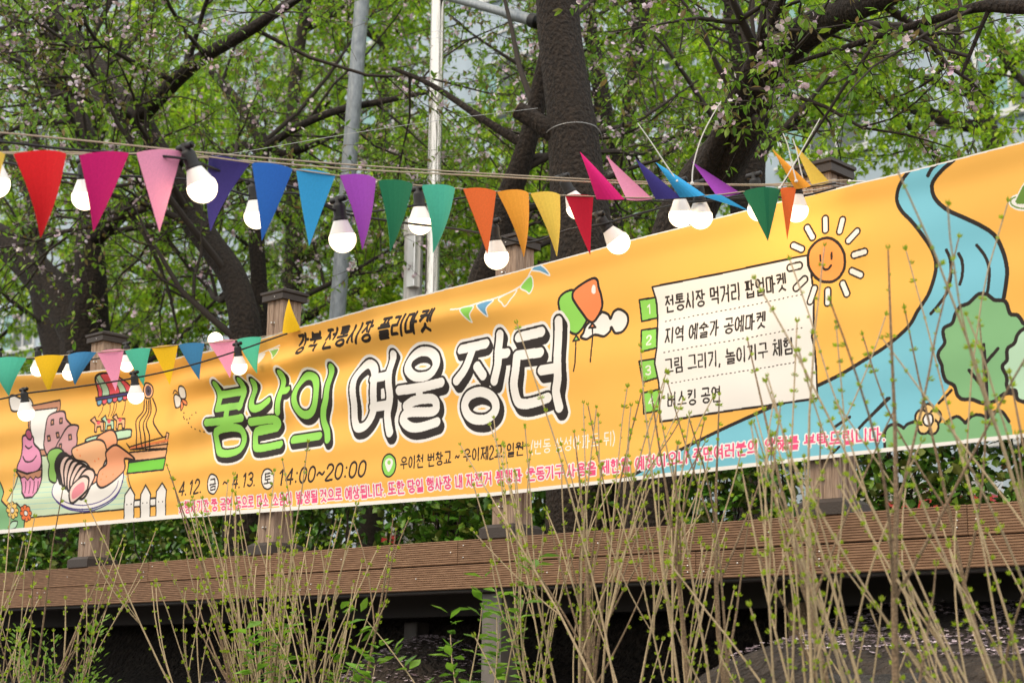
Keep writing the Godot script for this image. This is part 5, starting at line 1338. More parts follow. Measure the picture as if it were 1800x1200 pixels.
func pennant(a: Vector3, b: Vector3, tip: Vector3, mat: Material, parent: Node3D, bend: float, crease := 0.0) -> void:
	var side := (b - a)
	var out := side.cross(tip - a).normalized()
	if out.z < 0:
		out = -out
	var s := Shape.new()
	s.smooth = true
	var rows := 10
	var cols := 6
	var thick := 0.0012
	for face in [1.0, -1.0]:
		var start := s.v.size()
		for i in rows + 1:
			for j in cols + 1:
				var t := float(i) / rows
				var u := float(j) / cols
				var l := a.lerp(tip, t)
				var r := b.lerp(tip, t)
				var p := l.lerp(r, u)
				var w := (1.0 - t)
				p += out * (bend * side.length() * (4.0 * u * (1.0 - u) * 0.22 * w + 0.18 * sin(t * 2.6)) + thick * face)
				p += out * side.length() * crease * (0.5 - absf(u - 0.55)) * w
				p += (tip - (a + b) / 2).normalized() * (-0.05 * side.length() * 4.0 * u * (1.0 - u) * w * w)
				s.v.append(p)
				s.n.append(out * face)
		for i in rows:
			for j in cols:
				var k := start + i * (cols + 1) + j
				s.f.append_array([k, k + 1, k + cols + 2, k, k + cols + 2, k + cols + 1])
	for i in rows:   # close the two long edges
		for j in [0, cols]:
			var k: int = i * (cols + 1) + j
			var q: int = k + (rows + 1) * (cols + 1)
			s.f.append_array([k, k + cols + 1, q + cols + 1, k, q + cols + 1, q])
	s.smooth = false
	put("pennant", s, mat, parent)


func bunting() -> void:
	for k in 2:
		var o := thing("bunting", ["long string of rainbow felt pennants, several blown upward near the post", "short string of mint, yellow, blue and pink pennants over the carousel print"][k], "bunting", ([CORD_LONG, CORD_SHORT][k] as Array)[0])
		var shift := -o.position
		var line := []
		for p in [CORD_LONG, CORD_SHORT][k]:
			line.append(p + shift)
		rope("cord", "", "", line, 0.0022, M.cord, o)
		var flags: Array = [FLAGS_LONG, FLAGS_SHORT][k]
		for i in flags.size():
			var p: Array = flags[i]
			pennant(p[0] + shift, p[1] + shift, p[2] + shift, M["felt_" + p[3]], o, rng.randf_range(-0.5, 0.9), 0.9 if k == 0 and i == 20 else 0.0)
	var names := ["thin beige twine stretched highest over the rainbow pennants", "thin beige twine running just above the rainbow pennants", "thin grey wire reaching back to the sawn stub of the thick trunk"]
	for i in TWINES.size():
		rope("twine", names[i], "twine", TWINES[i], 0.0028 if i < 2 else 0.0014, M.cord if i < 2 else M.wire)
	var where := ["white cable tie sticking up beside the blue upturned pennant", "long white cable tie curving up beside the purple upturned pennant", "straight white cable tie crossing in front of the orange upturned pennant", "short white cable tie end left of the yellow upturned pennant", "thin white cable tie end behind the yellow upturned pennant", "level white cable tie holding the banner to the twine-wrapped post"]
	for i in TIES.size():
		var c := curve(TIES[i], 5)
		var s := Shape.new()
		var r := PackedFloat32Array()
		for j in c.size():
			r.append(lerpf(0.0026, 0.0016, float(j) / c.size()))
		s.tube(c, r, 5)
		s.box(c[0], Vector3(0.011, 0.009, 0.009), 0.002)
		s.smooth = false
		tag(put("cable_tie", s, M.nylon), where[i], "cable tie")


func lamps() -> void:
	var labels := ["black festoon cable with five large lit bulbs under the rainbow pennants", "black festoon cable with lit bulbs hanging behind the rainbow pennants", "black festoon cable with three lit bulbs hanging in front of the food print", "black festoon cable with lit bulbs behind the short pennant string"]
	for k in STRANDS.size():
		var cable: Array = STRANDS[k][0]
		var o := thing("light_string", labels[k], "string lights", cable[0])
		var line := []
		for p in cable:
			line.append(p - o.position)
		rope("cable", "", "", line, 0.0042, M.black, o)
		for b in STRANDS[k][1]:
			var at: Vector3 = b[0] - o.position
			var up: Vector3 = (b[1] - b[0]).normalized()
			var big := 1.13 if k < 2 else 1.0
			var first := o.get_child_count()
			var s := Shape.new()
			s.lathe(at, up, [Vector2(0.019, 0.05), Vector2(0.0205, 0.052), Vector2(0.0205, 0.06), Vector2(0.0175, 0.062), Vector2(0.018, 0.09), Vector2(0.015, 0.097), Vector2(0.0095, 0.101), Vector2(0.0095, 0.118), Vector2(0.0001, 0.119)], 16)
			s.tube(packed([at + up * 0.108 + Vector3(-0.026, 0, 0.002), at + up * 0.11 + Vector3(0.026, 0, -0.002)]), same(0.0085, 2), 8)
			put("socket", s, M.black, o)
			s = Shape.new()
			s.lathe(at, up, [Vector2(0.0355, 0.011), Vector2(0.032, 0.02), Vector2(0.0265, 0.034), Vector2(0.0215, 0.046), Vector2(0.019, 0.052)], 20)
			put("bulb_neck", s, M.neck, o)
			s = Shape.new()
			var profile := []
			for i in 13:
				var a := PI * (i / 12.0) * 0.61
				profile.append(Vector2(maxf(0.0375 * sin(a), 0.0001), -0.0375 * cos(a)))
			s.lathe(at, up, profile, 20)
			put("bulb", s, M.bulb, o)
			for i in range(first, o.get_child_count()):
				var piece: MeshInstance3D = o.get_child(i)
				piece.scale = Vector3.ONE * big
				piece.position = at * (1.0 - big)
			var l := OmniLight3D.new()
			l.name = "bulb_light"
			l.position = at
			l.light_color = Color(1.0, 0.86, 0.66)
			l.light_energy = 0.024
			l.light_size = 0.035
			l.omni_range = 12.0
			l.omni_attenuation = 2.0
			l.shadow_enabled = true
			o.add_child(l, true)


# ------------------------------------------------------------------ poles, building, barriers
func poles() -> void:
	var a: Vector3 = POLES.galvanised[0]
	var b: Vector3 = POLES.galvanised[1]
	var o := thing("lamp_pole", "tall grey galvanised pole leaning slightly beside the shiny pole", "pole", Vector3(b.x, 0, b.z))
	var d := (a - b).normalized()
	var s := Shape.new()
	var foot := b + d * ((-0.03 - b.y) / d.y) - o.position
	s.tube(packed([foot, b - o.position, a + d * 1.5 - o.position]), PackedFloat32Array([0.062, 0.059, 0.053]), 20)
	put("shaft", s, M.zinc, o)
	s = Shape.new()
	s.tube(packed([foot, foot + d * 0.02]), same(0.11, 2), 20)
	s.smooth = false
	put("base_plate", s, M.zinc, o)
	a = POLES.stainless[0]
	b = POLES.stainless[1]
	d = (a - b).normalized()
	o = thing("steel_pole", "shiny stainless steel pole in front of the blossom", "pole", Vector3(b.x, 0, b.z))
	foot = b + d * ((-0.03 - b.y) / d.y) - o.position
	s = Shape.new()
	s.tube(packed([foot, a + d * 1.2 - o.position]), same(0.049, 2), 28)
	put("shaft", s, M.mirror, o)
	for t in [0.35, 0.78, 0.8]:
		s = Shape.new()
		var q: Vector3 = (b + (a - b) * t) - o.position
		s.tube(packed([q, q + d * (0.006 if t != 0.35 else 0.004)]), same(0.0505, 2), 28)
		put("band", s, M.steel, o)
	for t in [0.72, 0.76]:
		s = Shape.new()
		var q: Vector3 = b + (a - b) * t - o.position
		s.lathe(q + Vector3(0, 0, 0.048), Vector3(0, 0, 1), [Vector2(0.006, 0), Vector2(0.005, 0.006), Vector2(0.0001, 0.007)], 8)
		put("bolt", s, M.steel, o)
	a = POLES.housing[0]
	b = POLES.housing[1]
	o = thing("cabinet_pole", "short white pipe post with a cap and a narrow metal box", "pole", Vector3(b.x, 0, b.z))
	s = Shape.new()
	s.tube(packed([Vector3(0, -0.03, 0), Vector3(0, a.y - 0.06, 0)]), same(0.064, 2), 24)
	put("shaft", s, M.enamel, o)
	s = Shape.new()
	s.lathe(Vector3(0, a.y - 0.1, 0), Vector3.UP, [Vector2(0.065, 0), Vector2(0.072, 0.002), Vector2(0.072, 0.1), Vector2(0.06, 0.12), Vector2(0.0001, 0.125)], 24)
	put("cap", s, M.enamel, o)
	s = Shape.new()
	s.box(Vector3(0.06, a.y - 0.3, 0.055), Vector3(0.075, 0.36, 0.06), 0.004)
	put("box", s, M.steel, o)
	a = POLES.arm[0]
	b = POLES.arm[1]
	o = thing("pipe_arm", "grey metal pipe reaching from the shiny pole to the thick trunk", "pipe", a)
	s = Shape.new()
	s.tube(packed([Vector3.ZERO, (b - a) * 0.72]), same(0.03, 2), 14)
	put("pipe", s, M.zinc, o)
	s = Shape.new()
	s.tube(packed([(b - a) * 0.7, (b - a) * 0.96]), same(0.04, 2), 14)
	put("sleeve", s, M.zinc, o)
	s = Shape.new()
	s.tube(packed([(b - a) * 0.94, b - a]), same(0.05, 2), 14)
	put("flange", s, M.black, o)


func building() -> void:
	var o := thing("apartment_building", "pale blue-white apartment block with sliding windows behind the trees", "building", Vector3(-20, 0, -20))
	var s := Shape.new()
	s.box(Vector3(-4, 13, -5), Vector3(64, 26.4, 10), 0.02)
	put("wall", s, M.render, o)
	for j in range(-3, 5):
		s = Shape.new()
		s.box(Vector3(-4, 9.62 + 2.8 * j - 1.5, 0.02), Vector3(63.9, 0.05, 0.05), 0.005)
		put("floor_band", s, M.white, o)
	for i in range(-8, 4):
		for j in range(-2, 4):
			var c := Vector3(9.28 + 4.0 * i, 9.62 + 2.8 * j, 0)
			var w := put("window", frame_shape(1.9, 1.25, 0.07, 0.1), M.white, o)
			w.position = c
			for p in 3:
				s = Shape.new()
				s.box(Vector3(-0.6 + 0.6 * p, 0, 0.02), Vector3(0.54, 1.1, 0.02), 0.0)
				put("pane", s, M.pane if (p == 0 or (i * 7 + j * 3) % 4 == 2) else M.pane_dark, w)
			s = Shape.new()
			s.box(Vector3(0, -0.68, 0.06), Vector3(2.1, 0.06, 0.14), 0.01)
			put("sill", s, M.white, w)


func frame_shape(w: float, h: float, bar: float, deep: float) -> Shape:
	var s := Shape.new()
	s.box(Vector3(0, h / 2 - bar / 2, 0.03), Vector3(w, bar, deep), 0.004)
	s.box(Vector3(0, -h / 2 + bar / 2, 0.03), Vector3(w, bar, deep), 0.004)
	for x in [-w / 2 + bar / 2, -0.3, 0.3, w / 2 - bar / 2]:
		s.box(Vector3(x, 0, 0.03), Vector3(bar * (1.0 if absf(x) > 0.5 else 0.8), h - 2 * bar - 0.002, deep - 0.004), 0.004)
	return s


func barriers() -> void:
	var spots := [[Vector3(-3.3, -0.03, -2.75), "red and white barrier glimpsed behind the hedge under the printed green title"], [Vector3(0.35, -0.03, -2.9), "red and white barrier glimpsed behind the hedge under the printed river"]]
	for p in spots:
		var o := thing("road_barrier", p[1], "barrier", p[0])
		var outline := PackedVector2Array([Vector2(-0.22, 0), Vector2(0.22, 0), Vector2(0.2, 0.12), Vector2(0.1, 0.28), Vector2(0.07, 0.42), Vector2(-0.07, 0.42), Vector2(-0.1, 0.28), Vector2(-0.2, 0.12)])
		var s := Shape.new()
		s.extrude(outline, Vector3(0, 0, 1), Vector3(0, 1, 0), Vector3(-0.4, 0, 0), Vector3(0.4, 0, 0))
		put("body", s, M.red, o)
		s = Shape.new()
		s.box(Vector3(0, 0.47, 0), Vector3(0.8, 0.1, 0.13), 0.01)
		put("top_band", s, M.white, o)


# ------------------------------------------------------------------ plants
func leaf_mesh(wide := 0.45, droop := 0.12) -> ArrayMesh:
	var s := Shape.new()
	var p := [Vector3(0, 0, 0), Vector3(-wide / 2, 0.05, 0.4), Vector3(0, -0.02, 0.42), Vector3(wide / 2, 0.05, 0.4), Vector3(-wide * 0.36, 0.02 - droop / 2, 0.72), Vector3(0, -0.03 - droop / 2, 0.72), Vector3(wide * 0.36, 0.02 - droop / 2, 0.72), Vector3(0, -droop, 1.0)]
	for t in [[0, 1, 2], [0, 2, 3], [1, 4, 5], [1, 5, 2], [2, 5, 6], [2, 6, 3], [4, 7, 5], [5, 7, 6]]:
		s.tri(p[t[0]], p[t[1]], p[t[2]])
	return s.mesh()


func blossom_mesh() -> ArrayMesh:
	var s := Shape.new()
	for i in 5:
		var a := TAU * i / 5.0
		var d := Vector3(cos(a), 0, sin(a))
		var e := Vector3(-sin(a), 0, cos(a))
		s.quad(Vector3(0, 0, 0), d * 0.32 - e * 0.25 + Vector3(0, 0.08, 0), d * 0.52 + Vector3(0, 0.16, 0), d * 0.32 + e * 0.25 + Vector3(0, 0.08, 0))
	return s.mesh()


func bud_mesh() -> ArrayMesh:
	var s := Shape.new()
	for i in 4:
		var a := TAU * i / 4.0 + 0.3
		var d := Vector3(cos(a), 0, sin(a))
		var e := Vector3(-sin(a), 0, cos(a))
		var tip := d * (0.42 if i % 2 == 0 else 0.24) + Vector3(0, 0.95 if i % 2 else 0.8, 0)
		s.tri(Vector3(0, 0, 0), d * 0.3 - e * 0.2 + Vector3(0, 0.4, 0), tip)
		s.tri(Vector3(0, 0, 0), tip, d * 0.3 + e * 0.2 + Vector3(0, 0.4, 0))
	return s.mesh()


func in_view(p: Vector3, margin := 1.25) -> bool:
	var q := cam.transform.affine_inverse() * p
	if q.z > -0.5:
		return false
	return absf(q.x / -q.z) < 0.3144 * margin and absf(q.y / -q.z) < 0.2096 * margin


class Twigs:
	var shape := Shape.new()
	var spots: Array = []      # places where leaves and flowers sit
	var dirs: Array = []


func branch(w: Twigs, p: Vector3, d: Vector3, length: float, r: float, level: int, lift: float, spacing: float, crooked := 0.3) -> void:
	var count := 5
	var pts := PackedVector3Array([p])
	var radii := PackedFloat32Array([r])
	var dir := d
	for i in count:
		dir = (dir + rand_dir() * crooked + Vector3.UP * lift).normalized()
		p += dir * length / count
		pts.append(p)
		radii.append(maxf(r * (1.0 - 0.8 * (i + 1) / count), 0.0015))
	var seen := in_view(pts[0], 1.4) or in_view(p, 1.4)
	if seen:
		w.shape.tube(pts, radii, 5 if r > 0.012 else (4 if r > 0.005 else 3))
	if level > 0:
		var kids := int(round(length * (3.4 if level > 1 else 5.0))) + 1
		for k in kids:
			var t := rng.randf_range(0.2, 1.0)
			var i := mini(int(t * count), count - 1)
			var q := pts[i].lerp(pts[i + 1], t * count - i)
			var along := (pts[i + 1] - pts[i]).normalized()
			var out := along.cross(rand_dir()).normalized()
			branch(w, q, (along * rng.randf_range(0.4, 1.1) + out).normalized(), length * rng.randf_range(0.38, 0.7), maxf(radii[i] * 0.6, 0.002), level - 1, lift, spacing, crooked)
	if level <= 1 and seen:
		var step := spacing
		var run := rng.randf() * step
		while run < length:
			var t := run / length
			var i := mini(int(t * count), count - 1)
			var q := pts[i].lerp(pts[i + 1], t * count - i)
			w.spots.append(q)
			w.dirs.append((pts[i + 1] - pts[i]).normalized())
			run += step * rng.randf_range(0.6, 1.4)


func foliage(w: Twigs, o: Node3D, size: float, tints: Array, bloom: float, per_spot: int, dense := 1.0) -> void:
	var places := []
	var colors := PackedColorArray()
	var flowers := []
	var pale := PackedColorArray()
	for i in w.spots.size():
		var p: Vector3 = w.spots[i]
		if not in_view(p, 1.3):
			continue
		if rng.randf() < bloom:
			var middle := p + rand_dir() * 0.03
			for k in rng.randi_range(2, 7):
				var b := Basis(rand_dir(), rng.randf() * TAU).scaled(Vector3.ONE * rng.randf_range(0.022, 0.034))
				flowers.append(Transform3D(b, middle + rand_dir() * rng.randf_range(0.01, 0.045)))
				var g := rng.randf_range(0.55, 0.8)
				pale.append(Color(g, g * rng.randf_range(0.72, 0.92), g * rng.randf_range(0.8, 0.95)))
		if rng.randf() > dense:
			continue
		for k in per_spot:
			var dir: Vector3 = (w.dirs[i] * 0.5 + rand_dir() + Vector3.DOWN * 0.25).normalized()
			var side := dir.cross(Vector3.UP + rand_dir() * 0.5).normalized()
			var b := Basis(side, side.cross(dir).normalized(), dir).orthonormalized().scaled(Vector3.ONE * size * rng.randf_range(0.6, 1.25))
			places.append(Transform3D(b, p))
			var t: Color = tints[rng.randi() % tints.size()]
			var g := rng.randf_range(0.75, 1.2)
			colors.append(Color(t.r * g * rng.randf_range(0.85, 1.2), t.g * g, t.b * g))
	if places.size():
		scatter("leaves", M.leaf_shape, M.leaf, places, colors, o)
	if flowers.size():
		scatter("blossom", M.blossom_shape, M.petal, flowers, pale, o)


# a tree whose limbs were measured: each limb a row of [point, radius]
func measured_tree(key: String, called: String, label: String, mat: Material, reach: float, per_metre: float, bloom: float, dense: float, tints: Array, size: float, away := false) -> void:
	var limbs: Array = LIMBS[key]
	var base: Vector3 = limbs[0][0][0]
	base.y = ground_y(base.x, base.z)
	var o := thing(called, label, "tree", base, "cherry trees behind the railing")
	var w := Twigs.new()
	for i in limbs.size():
		var raw: Array = limbs[i]
		var pts := []
		var rs := []
		if i == 0:
			pts.append(base + (Vector3(raw[0][0].x - base.x, 0, raw[0][0].z - base.z)) - Vector3(0, 0.1, 0))
			rs.append(raw[0][1] * 1.2)
		for q in raw:
			pts.append(q[0])
			rs.append(q[1])
		var c := curve(pts, 4)
		var r := PackedFloat32Array()
		for k in c.size():
			var t := k / 4.0
			var a := mini(int(t), rs.size() - 1)
			r.append(lerpf(rs[a], rs[mini(a + 1, rs.size() - 1)], t - a))
		var s := Shape.new()
		var local := PackedVector3Array()
		for p in c:
			local.append(p - base)
		s.tube(local, r, 14 if r[0] > 0.05 else 9, 0.16, noise)
		put("trunk" if i == 0 else "limb", s, mat, o)
		if key == "main" and i == 1:
			var e := local.size() - 1
			var d := (local[e] - local[e - 1]).normalized()
			var cut := Shape.new()
			cut.tube(packed([local[e] - d * 0.004, local[e] + d * 0.004]), same(r[e] * 0.97, 2), 14)
			cut.smooth = false
			put("cut_face", cut, M.old_wood, o)
			continue
		# side branches
		var total := 0.0
		for k in c.size() - 1:
			total += c[k].distance_to(c[k + 1])
		var run := 0.0
		for k in c.size() - 1:
			run += c[k].distance_to(c[k + 1])
			var t := run / total
			if i == 0 and c[k].y < 1.7:
				continue
			var want := per_metre * c[k].distance_to(c[k + 1]) * (0.5 + t)
			while want > 0.0:
				if rng.randf() < want:
					var along := (c[k + 1] - c[k]).normalized()
					var out := along.cross(rand_dir()).normalized()
					if away and out.z > -0.1:
						out = Vector3(out.x, out.y, -absf(out.z) - 0.25).normalized()
					branch(w, c[k] + out * r[k] * 0.6, (out + along * 0.5 + Vector3.UP * 0.15).normalized(), reach * rng.randf_range(0.5, 1.2), clampf(r[k] * 0.38, 0.009, 0.03), 2, 0.05, 0.05)
				want -= 1.0
	for k in w.shape.v.size():
		w.shape.v[k] -= base
	put("twigs", w.shape, M.twig, o).set_meta("kind", "stuff")
	for k in w.spots.size():
		w.spots[k] = w.spots[k]
	foliage_local(w, o, base, size, tints, bloom, 2, dense)


func foliage_local(w: Twigs, o: Node3D, base: Vector3, size: float, tints: Array, bloom: float, per_spot: int, dense: float) -> void:
	var before := o.get_child_count()
	foliage(w, o, size, tints, bloom, per_spot, dense)
	for i in range(before, o.get_child_count()):
		(o.get_child(i) as Node3D).position = -base


func grown_tree(at: Vector3, height: float, spread: float, label: String, tints: Array, size: float, dense: float, group: String, low := 0.25) -> void:
	var base := Vector3(at.x, -0.05, at.z)
	var o := thing("leafy_tree", label, "tree", base, group)
	var w := Twigs.new()
	var pts := [base]
	var lean := Vector3(rng.randf_range(-0.12, 0.12), 0, rng.randf_range(-0.12, 0.12))
	for i in 5:
		pts.append(base + Vector3.UP * height * (i + 1) / 6.0 + lean * height * (i + 1) / 6.0 + Vector3(rng.randfn(), 0, rng.randfn()) * 0.12)
	var c := curve(pts, 4)
	var r := PackedFloat32Array()
	for k in c.size():
		r.append(lerpf(0.17, 0.05, float(k) / c.size()) * height / 9.0)
	var s := Shape.new()
	var local := PackedVector3Array()
	for p in c:
		local.append(p - base)
	s.tube(local, r, 10, 0.15, noise)
	put("trunk", s, M.bark, o)
	for k in 13:
		var t := rng.randf_range(low, 1.0)
		var i := mini(int(t * (c.size() - 1)), c.size() - 2)
		var a := rng.randf() * TAU
		var d := Vector3(cos(a), rng.randf_range(0.25, 0.9), sin(a)).normalized()
		var q := c[i]
		var lp := PackedVector3Array([q - base])
		var lr := PackedFloat32Array([r[i] * 0.6])
		var length := spread * rng.randf_range(0.7, 1.2) * (1.15 - 0.5 * t)
		for m in 6:
			d = (d + rand_dir() * 0.16 + Vector3.UP * 0.03).normalized()
			q += d * length / 6.0
			lp.append(q - base)
			lr.append(maxf(r[i] * 0.6 * (1.0 - (m + 1) / 6.5), 0.006))
			for e in 2:
				branch(w, q, (d + rand_dir() * 0.9).normalized(), spread * rng.randf_range(0.22, 0.45), 0.012, 1, 0.02, 0.085, 0.22)
		var limb := Shape.new()
		limb.tube(lp, lr, 7)
		put("limb", limb, M.bark, o)
	for k in w.shape.v.size():
		w.shape.v[k] -= base
	put("twigs", w.shape, M.twig, o).set_meta("kind", "stuff")
	foliage_local(w, o, base, size, tints, 0.02, 7, dense)


func trees() -> void:
	var fresh := [Color(0.16, 0.32, 0.02), Color(0.22, 0.38, 0.03), Color(0.12, 0.25, 0.02), Color(0.2, 0.36, 0.04), Color(0.2, 0.17, 0.06)]
	var bright := [Color(0.44, 0.66, 0.035), Color(0.52, 0.72, 0.045), Color(0.34, 0.55, 0.035), Color(0.24, 0.42, 0.03)]
	measured_tree("main", "cherry_tree", "thick dark trunk with a sawn stub, wrapped with wire behind the balloons print", M.bark, 0.9, 1.4, 0.07, 0.75, fresh, 0.05)
	measured_tree("arch", "cherry_tree", "thick dark tree arching to the side above the printed notice panel", M.bark, 1.1, 2.8, 0.07, 0.75, fresh, 0.05)
	measured_tree("lean", "cherry_tree", "leaning dark tree forking high above the pink and navy pennants", M.bark, 1.8, 1.7, 0.075, 0.7, fresh, 0.05)
	measured_tree("fork", "cherry_tree", "dark tree with a low fork behind the red pennant", M.bark, 1.8, 1.5, 0.075, 0.7, fresh, 0.05)
	measured_tree("thin", "cherry_tree", "slim dark tree behind the blue pennant", M.bark, 1.9, 1.7, 0.075, 0.7, fresh, 0.05, true)
	measured_tree("slant", "cherry_tree", "slanting dark trunk between the shiny pole and the thick trunk", M.bark, 1.7, 2.2, 0.075, 0.7, fresh, 0.05, true)
	measured_tree("back", "cherry_tree", "dark trunk in the shade behind the arching tree", M.bark, 1.2, 2.4, 0.08, 0.7, fresh, 0.05)
	measured_tree("stub", "cherry_tree", "slim dark trunk behind the low forked tree", M.bark, 2.0, 1.4, 0.07, 0.75, fresh, 0.05)
	measured_tree("far", "cherry_tree", "twin stemmed grey trunk farther back beside the thick trunk", M.bark, 1.3, 2.6, 0.07, 0.75, fresh, 0.05)
	var spots := [[-21.5, -8.0, 11.0, 3.2, "the low forked tree"], [-17.0, -9.0, 11.5, 3.2, "the leaning tree's left limb"], [-14.5, -6.6, 9.5, 2.6, "the slim tree"], [-12.0, -10.0, 11.0, 3.0, "the galvanised pole"], [-10.0, -7.0, 9.5, 2.6, "the shiny pole"], [-8.2, -9.5, 10.0, 2.8, "the slanting trunk"], [-6.0, -7.5, 9.0, 2.4, "the thick trunk with the stub"], [-2.3, -10.5, 9.5, 2.9, "the arching tree"], [-0.3, -7.0, 8.0, 2.4, "the upturned yellow pennant"]]
	for i in spots.size():
		var p: Array = spots[i]
		grown_tree(Vector3(p[0], 0, p[1]), p[2], p[3], "bright green spring tree in front of the building, behind " + p[4], bright, 0.08 if i < 7 else 0.066, 0.97 if i < 7 else 0.9, "leafy trees in front of the building", 0.16)


func hedge() -> void:
	var tints := [Color(0.06, 0.17, 0.015), Color(0.09, 0.23, 0.02), Color(0.045, 0.12, 0.012), Color(0.15, 0.27, 0.03), Color(0.17, 0.21, 0.05)]
	var below := ["the printed flowers at the banner's end", "the printed cupcake", "the printed plate of food", "the printed picket fence", "the printed date", "the green title letters", "the printed green pin", "the white title letters", "the printed notice panel", "the printed river"]
	var names := []
	for b in below:
		names.append("dark green broad-leaved hedge shrub behind the boardwalk below " + b)
	for k in 10:
		var x := -7.6 + k * 1.0
		var o := thing("hedge_shrub", names[k], "shrub", Vector3(x, -0.03, -2.0), "hedge along the back of the boardwalk")
		var s := Shape.new()
		var places := []
		var colors := PackedColorArray()
		for i in 16:
			var p := Vector3(rng.randf_range(-0.5, 0.5), 0, rng.randf_range(-0.2, 0.2))
			var pts := PackedVector3Array([p])
			for j in 5:
				p += Vector3(rng.randfn() * 0.04, 0.17, rng.randfn() * 0.03)
				pts.append(p)
			s.tube(pts, PackedFloat32Array([0.009, 0.008, 0.007, 0.005, 0.004, 0.002]), 4)
		for i in 2700:
			var p := Vector3(rng.randf_range(-0.56, 0.56), rng.randf_range(0.02, 0.88), rng.randf_range(-0.22, 0.26))
			if noise.get_noise_3dv((p + o.position) * 130.0) < -0.2:
				continue
			var dir := (rand_dir() + Vector3(0, 0.3, 0.55)).normalized()
			var side := dir.cross(Vector3.UP + rand_dir() * 0.6).normalized()
			places.append(Transform3D(Basis(side, side.cross(dir).normalized(), dir).orthonormalized().scaled(Vector3.ONE * rng.randf_range(0.045, 0.085)), p))
			var t: Color = tints[rng.randi() % tints.size()]
			var g := rng.randf_range(0.7, 1.3)
			colors.append(Color(t.r * g, t.g * g, t.b * g))
		put("stems", s, M.twig, o)
		scatter("leaves", M.broad_shape, M.hedge_leaf, places, colors, o)


# a clump of upright shoots with opening buds
func bare_shrub(at: Vector2, count: int, tall: Vector2, lean: Vector3, spread: float, thick: float, label: String, width := 0.25) -> void:
	var base := Vector3(at.x, ground_y(at.x, at.y) - 0.03, at.y)
	var o := thing("budding_shrub", label, "shrub", base)
	var buds := []
	var colors := PackedColorArray()
	for i in count:
		var s := Shape.new()
		var a := rng.randf() * TAU
		var p := Vector3(cos(a), 0, sin(a)) * rng.randf() * width
		p.y = ground_y(base.x + p.x, base.z + p.z) - base.y - 0.03
		var length := rng.randf_range(tall.x, tall.y) * (0.75 + 0.25 * rng.randf())
		var d := (Vector3.UP + lean + Vector3(p.x, 0, p.z) * 0.7 + Vector3(rng.randfn(), 0, rng.randfn()) * spread).normalized()
		shoot(s, p, d, length, thick * (rng.randf_range(1.0, 1.45) if i % 5 == 0 else rng.randf_range(0.35, 0.72)), 1, buds, colors)
		put("stem", s, M.old_wood if i % 5 == 0 else M.shoot, o)
	scatter("buds", M.bud_shape, M.leaf, buds, colors, o)


func shoot(s: Shape, p: Vector3, d: Vector3, length: float, r: float, level: int, buds: Array, colors: PackedColorArray) -> void:
	var count := 8
	var pts := PackedVector3Array([p])
	var radii := PackedFloat32Array([r])
	var bow := rand_dir() * 0.05
	bow.y = absf(bow.y)
	for i in count:
		d = (d + bow + rand_dir() * 0.05 + Vector3.UP * 0.03).normalized()
		p += d * length / count
		pts.append(p)
		radii.append(maxf(lerpf(r, 0.0019, pow(float(i + 1) / count, 0.8)), 0.0019))
	s.tube(pts, radii, 6)
	if level > 0:
		for k in rng.randi_range(3, 5):
			var t := rng.randf_range(0.2, 0.75)
			var i := int(t * count)
			var along := (pts[i + 1] - pts[i]).normalized()
			var out := along.cross(rand_dir()).normalized()
			shoot(s, pts[i], (along + out * rng.randf_range(0.2, 0.6)).normalized(), length * rng.randf_range(0.3, 0.6) * (1.1 - t * 0.5), radii[i] * 0.65, level - 1, buds, colors)
	var run := length * (0.35 if level else 0.15)
	while run < length:
		var t := run / length
		var i := mini(int(t * count), count - 1)
		var along := (pts[i + 1] - pts[i]).normalized()
		var q := pts[i].lerp(pts[i + 1], t * count - i)
		var out := along.cross(rand_dir()).normalized()
		for e in [1.0, -1.0]:
			if rng.randf() < 0.5:
				var up: Vector3 = (along * 0.8 + out * e).normalized()
				var side := up.cross(rand_dir()).normalized()
				var size := rng.randf_range(0.009, 0.019)
				buds.append(Transform3D(Basis(side, up, side.cross(up)).scaled(Vector3.ONE * size), q + out * e * radii[i] * 0.8))
				var g := rng.randf_range(0.8, 1.25)
				colors.append(Color(0.33 * g, 0.46 * g, 0.02 * g))
		run += rng.randf_range(0.035, 0.065)
	var top := pts[count]
	var side := d.cross(rand_dir()).normalized()
	buds.append(Transform3D(Basis(side, d, side.cross(d)).scaled(Vector3.ONE * rng.randf_range(0.014, 0.022)), top))
	colors.append(Color(0.32, 0.42, 0.03))


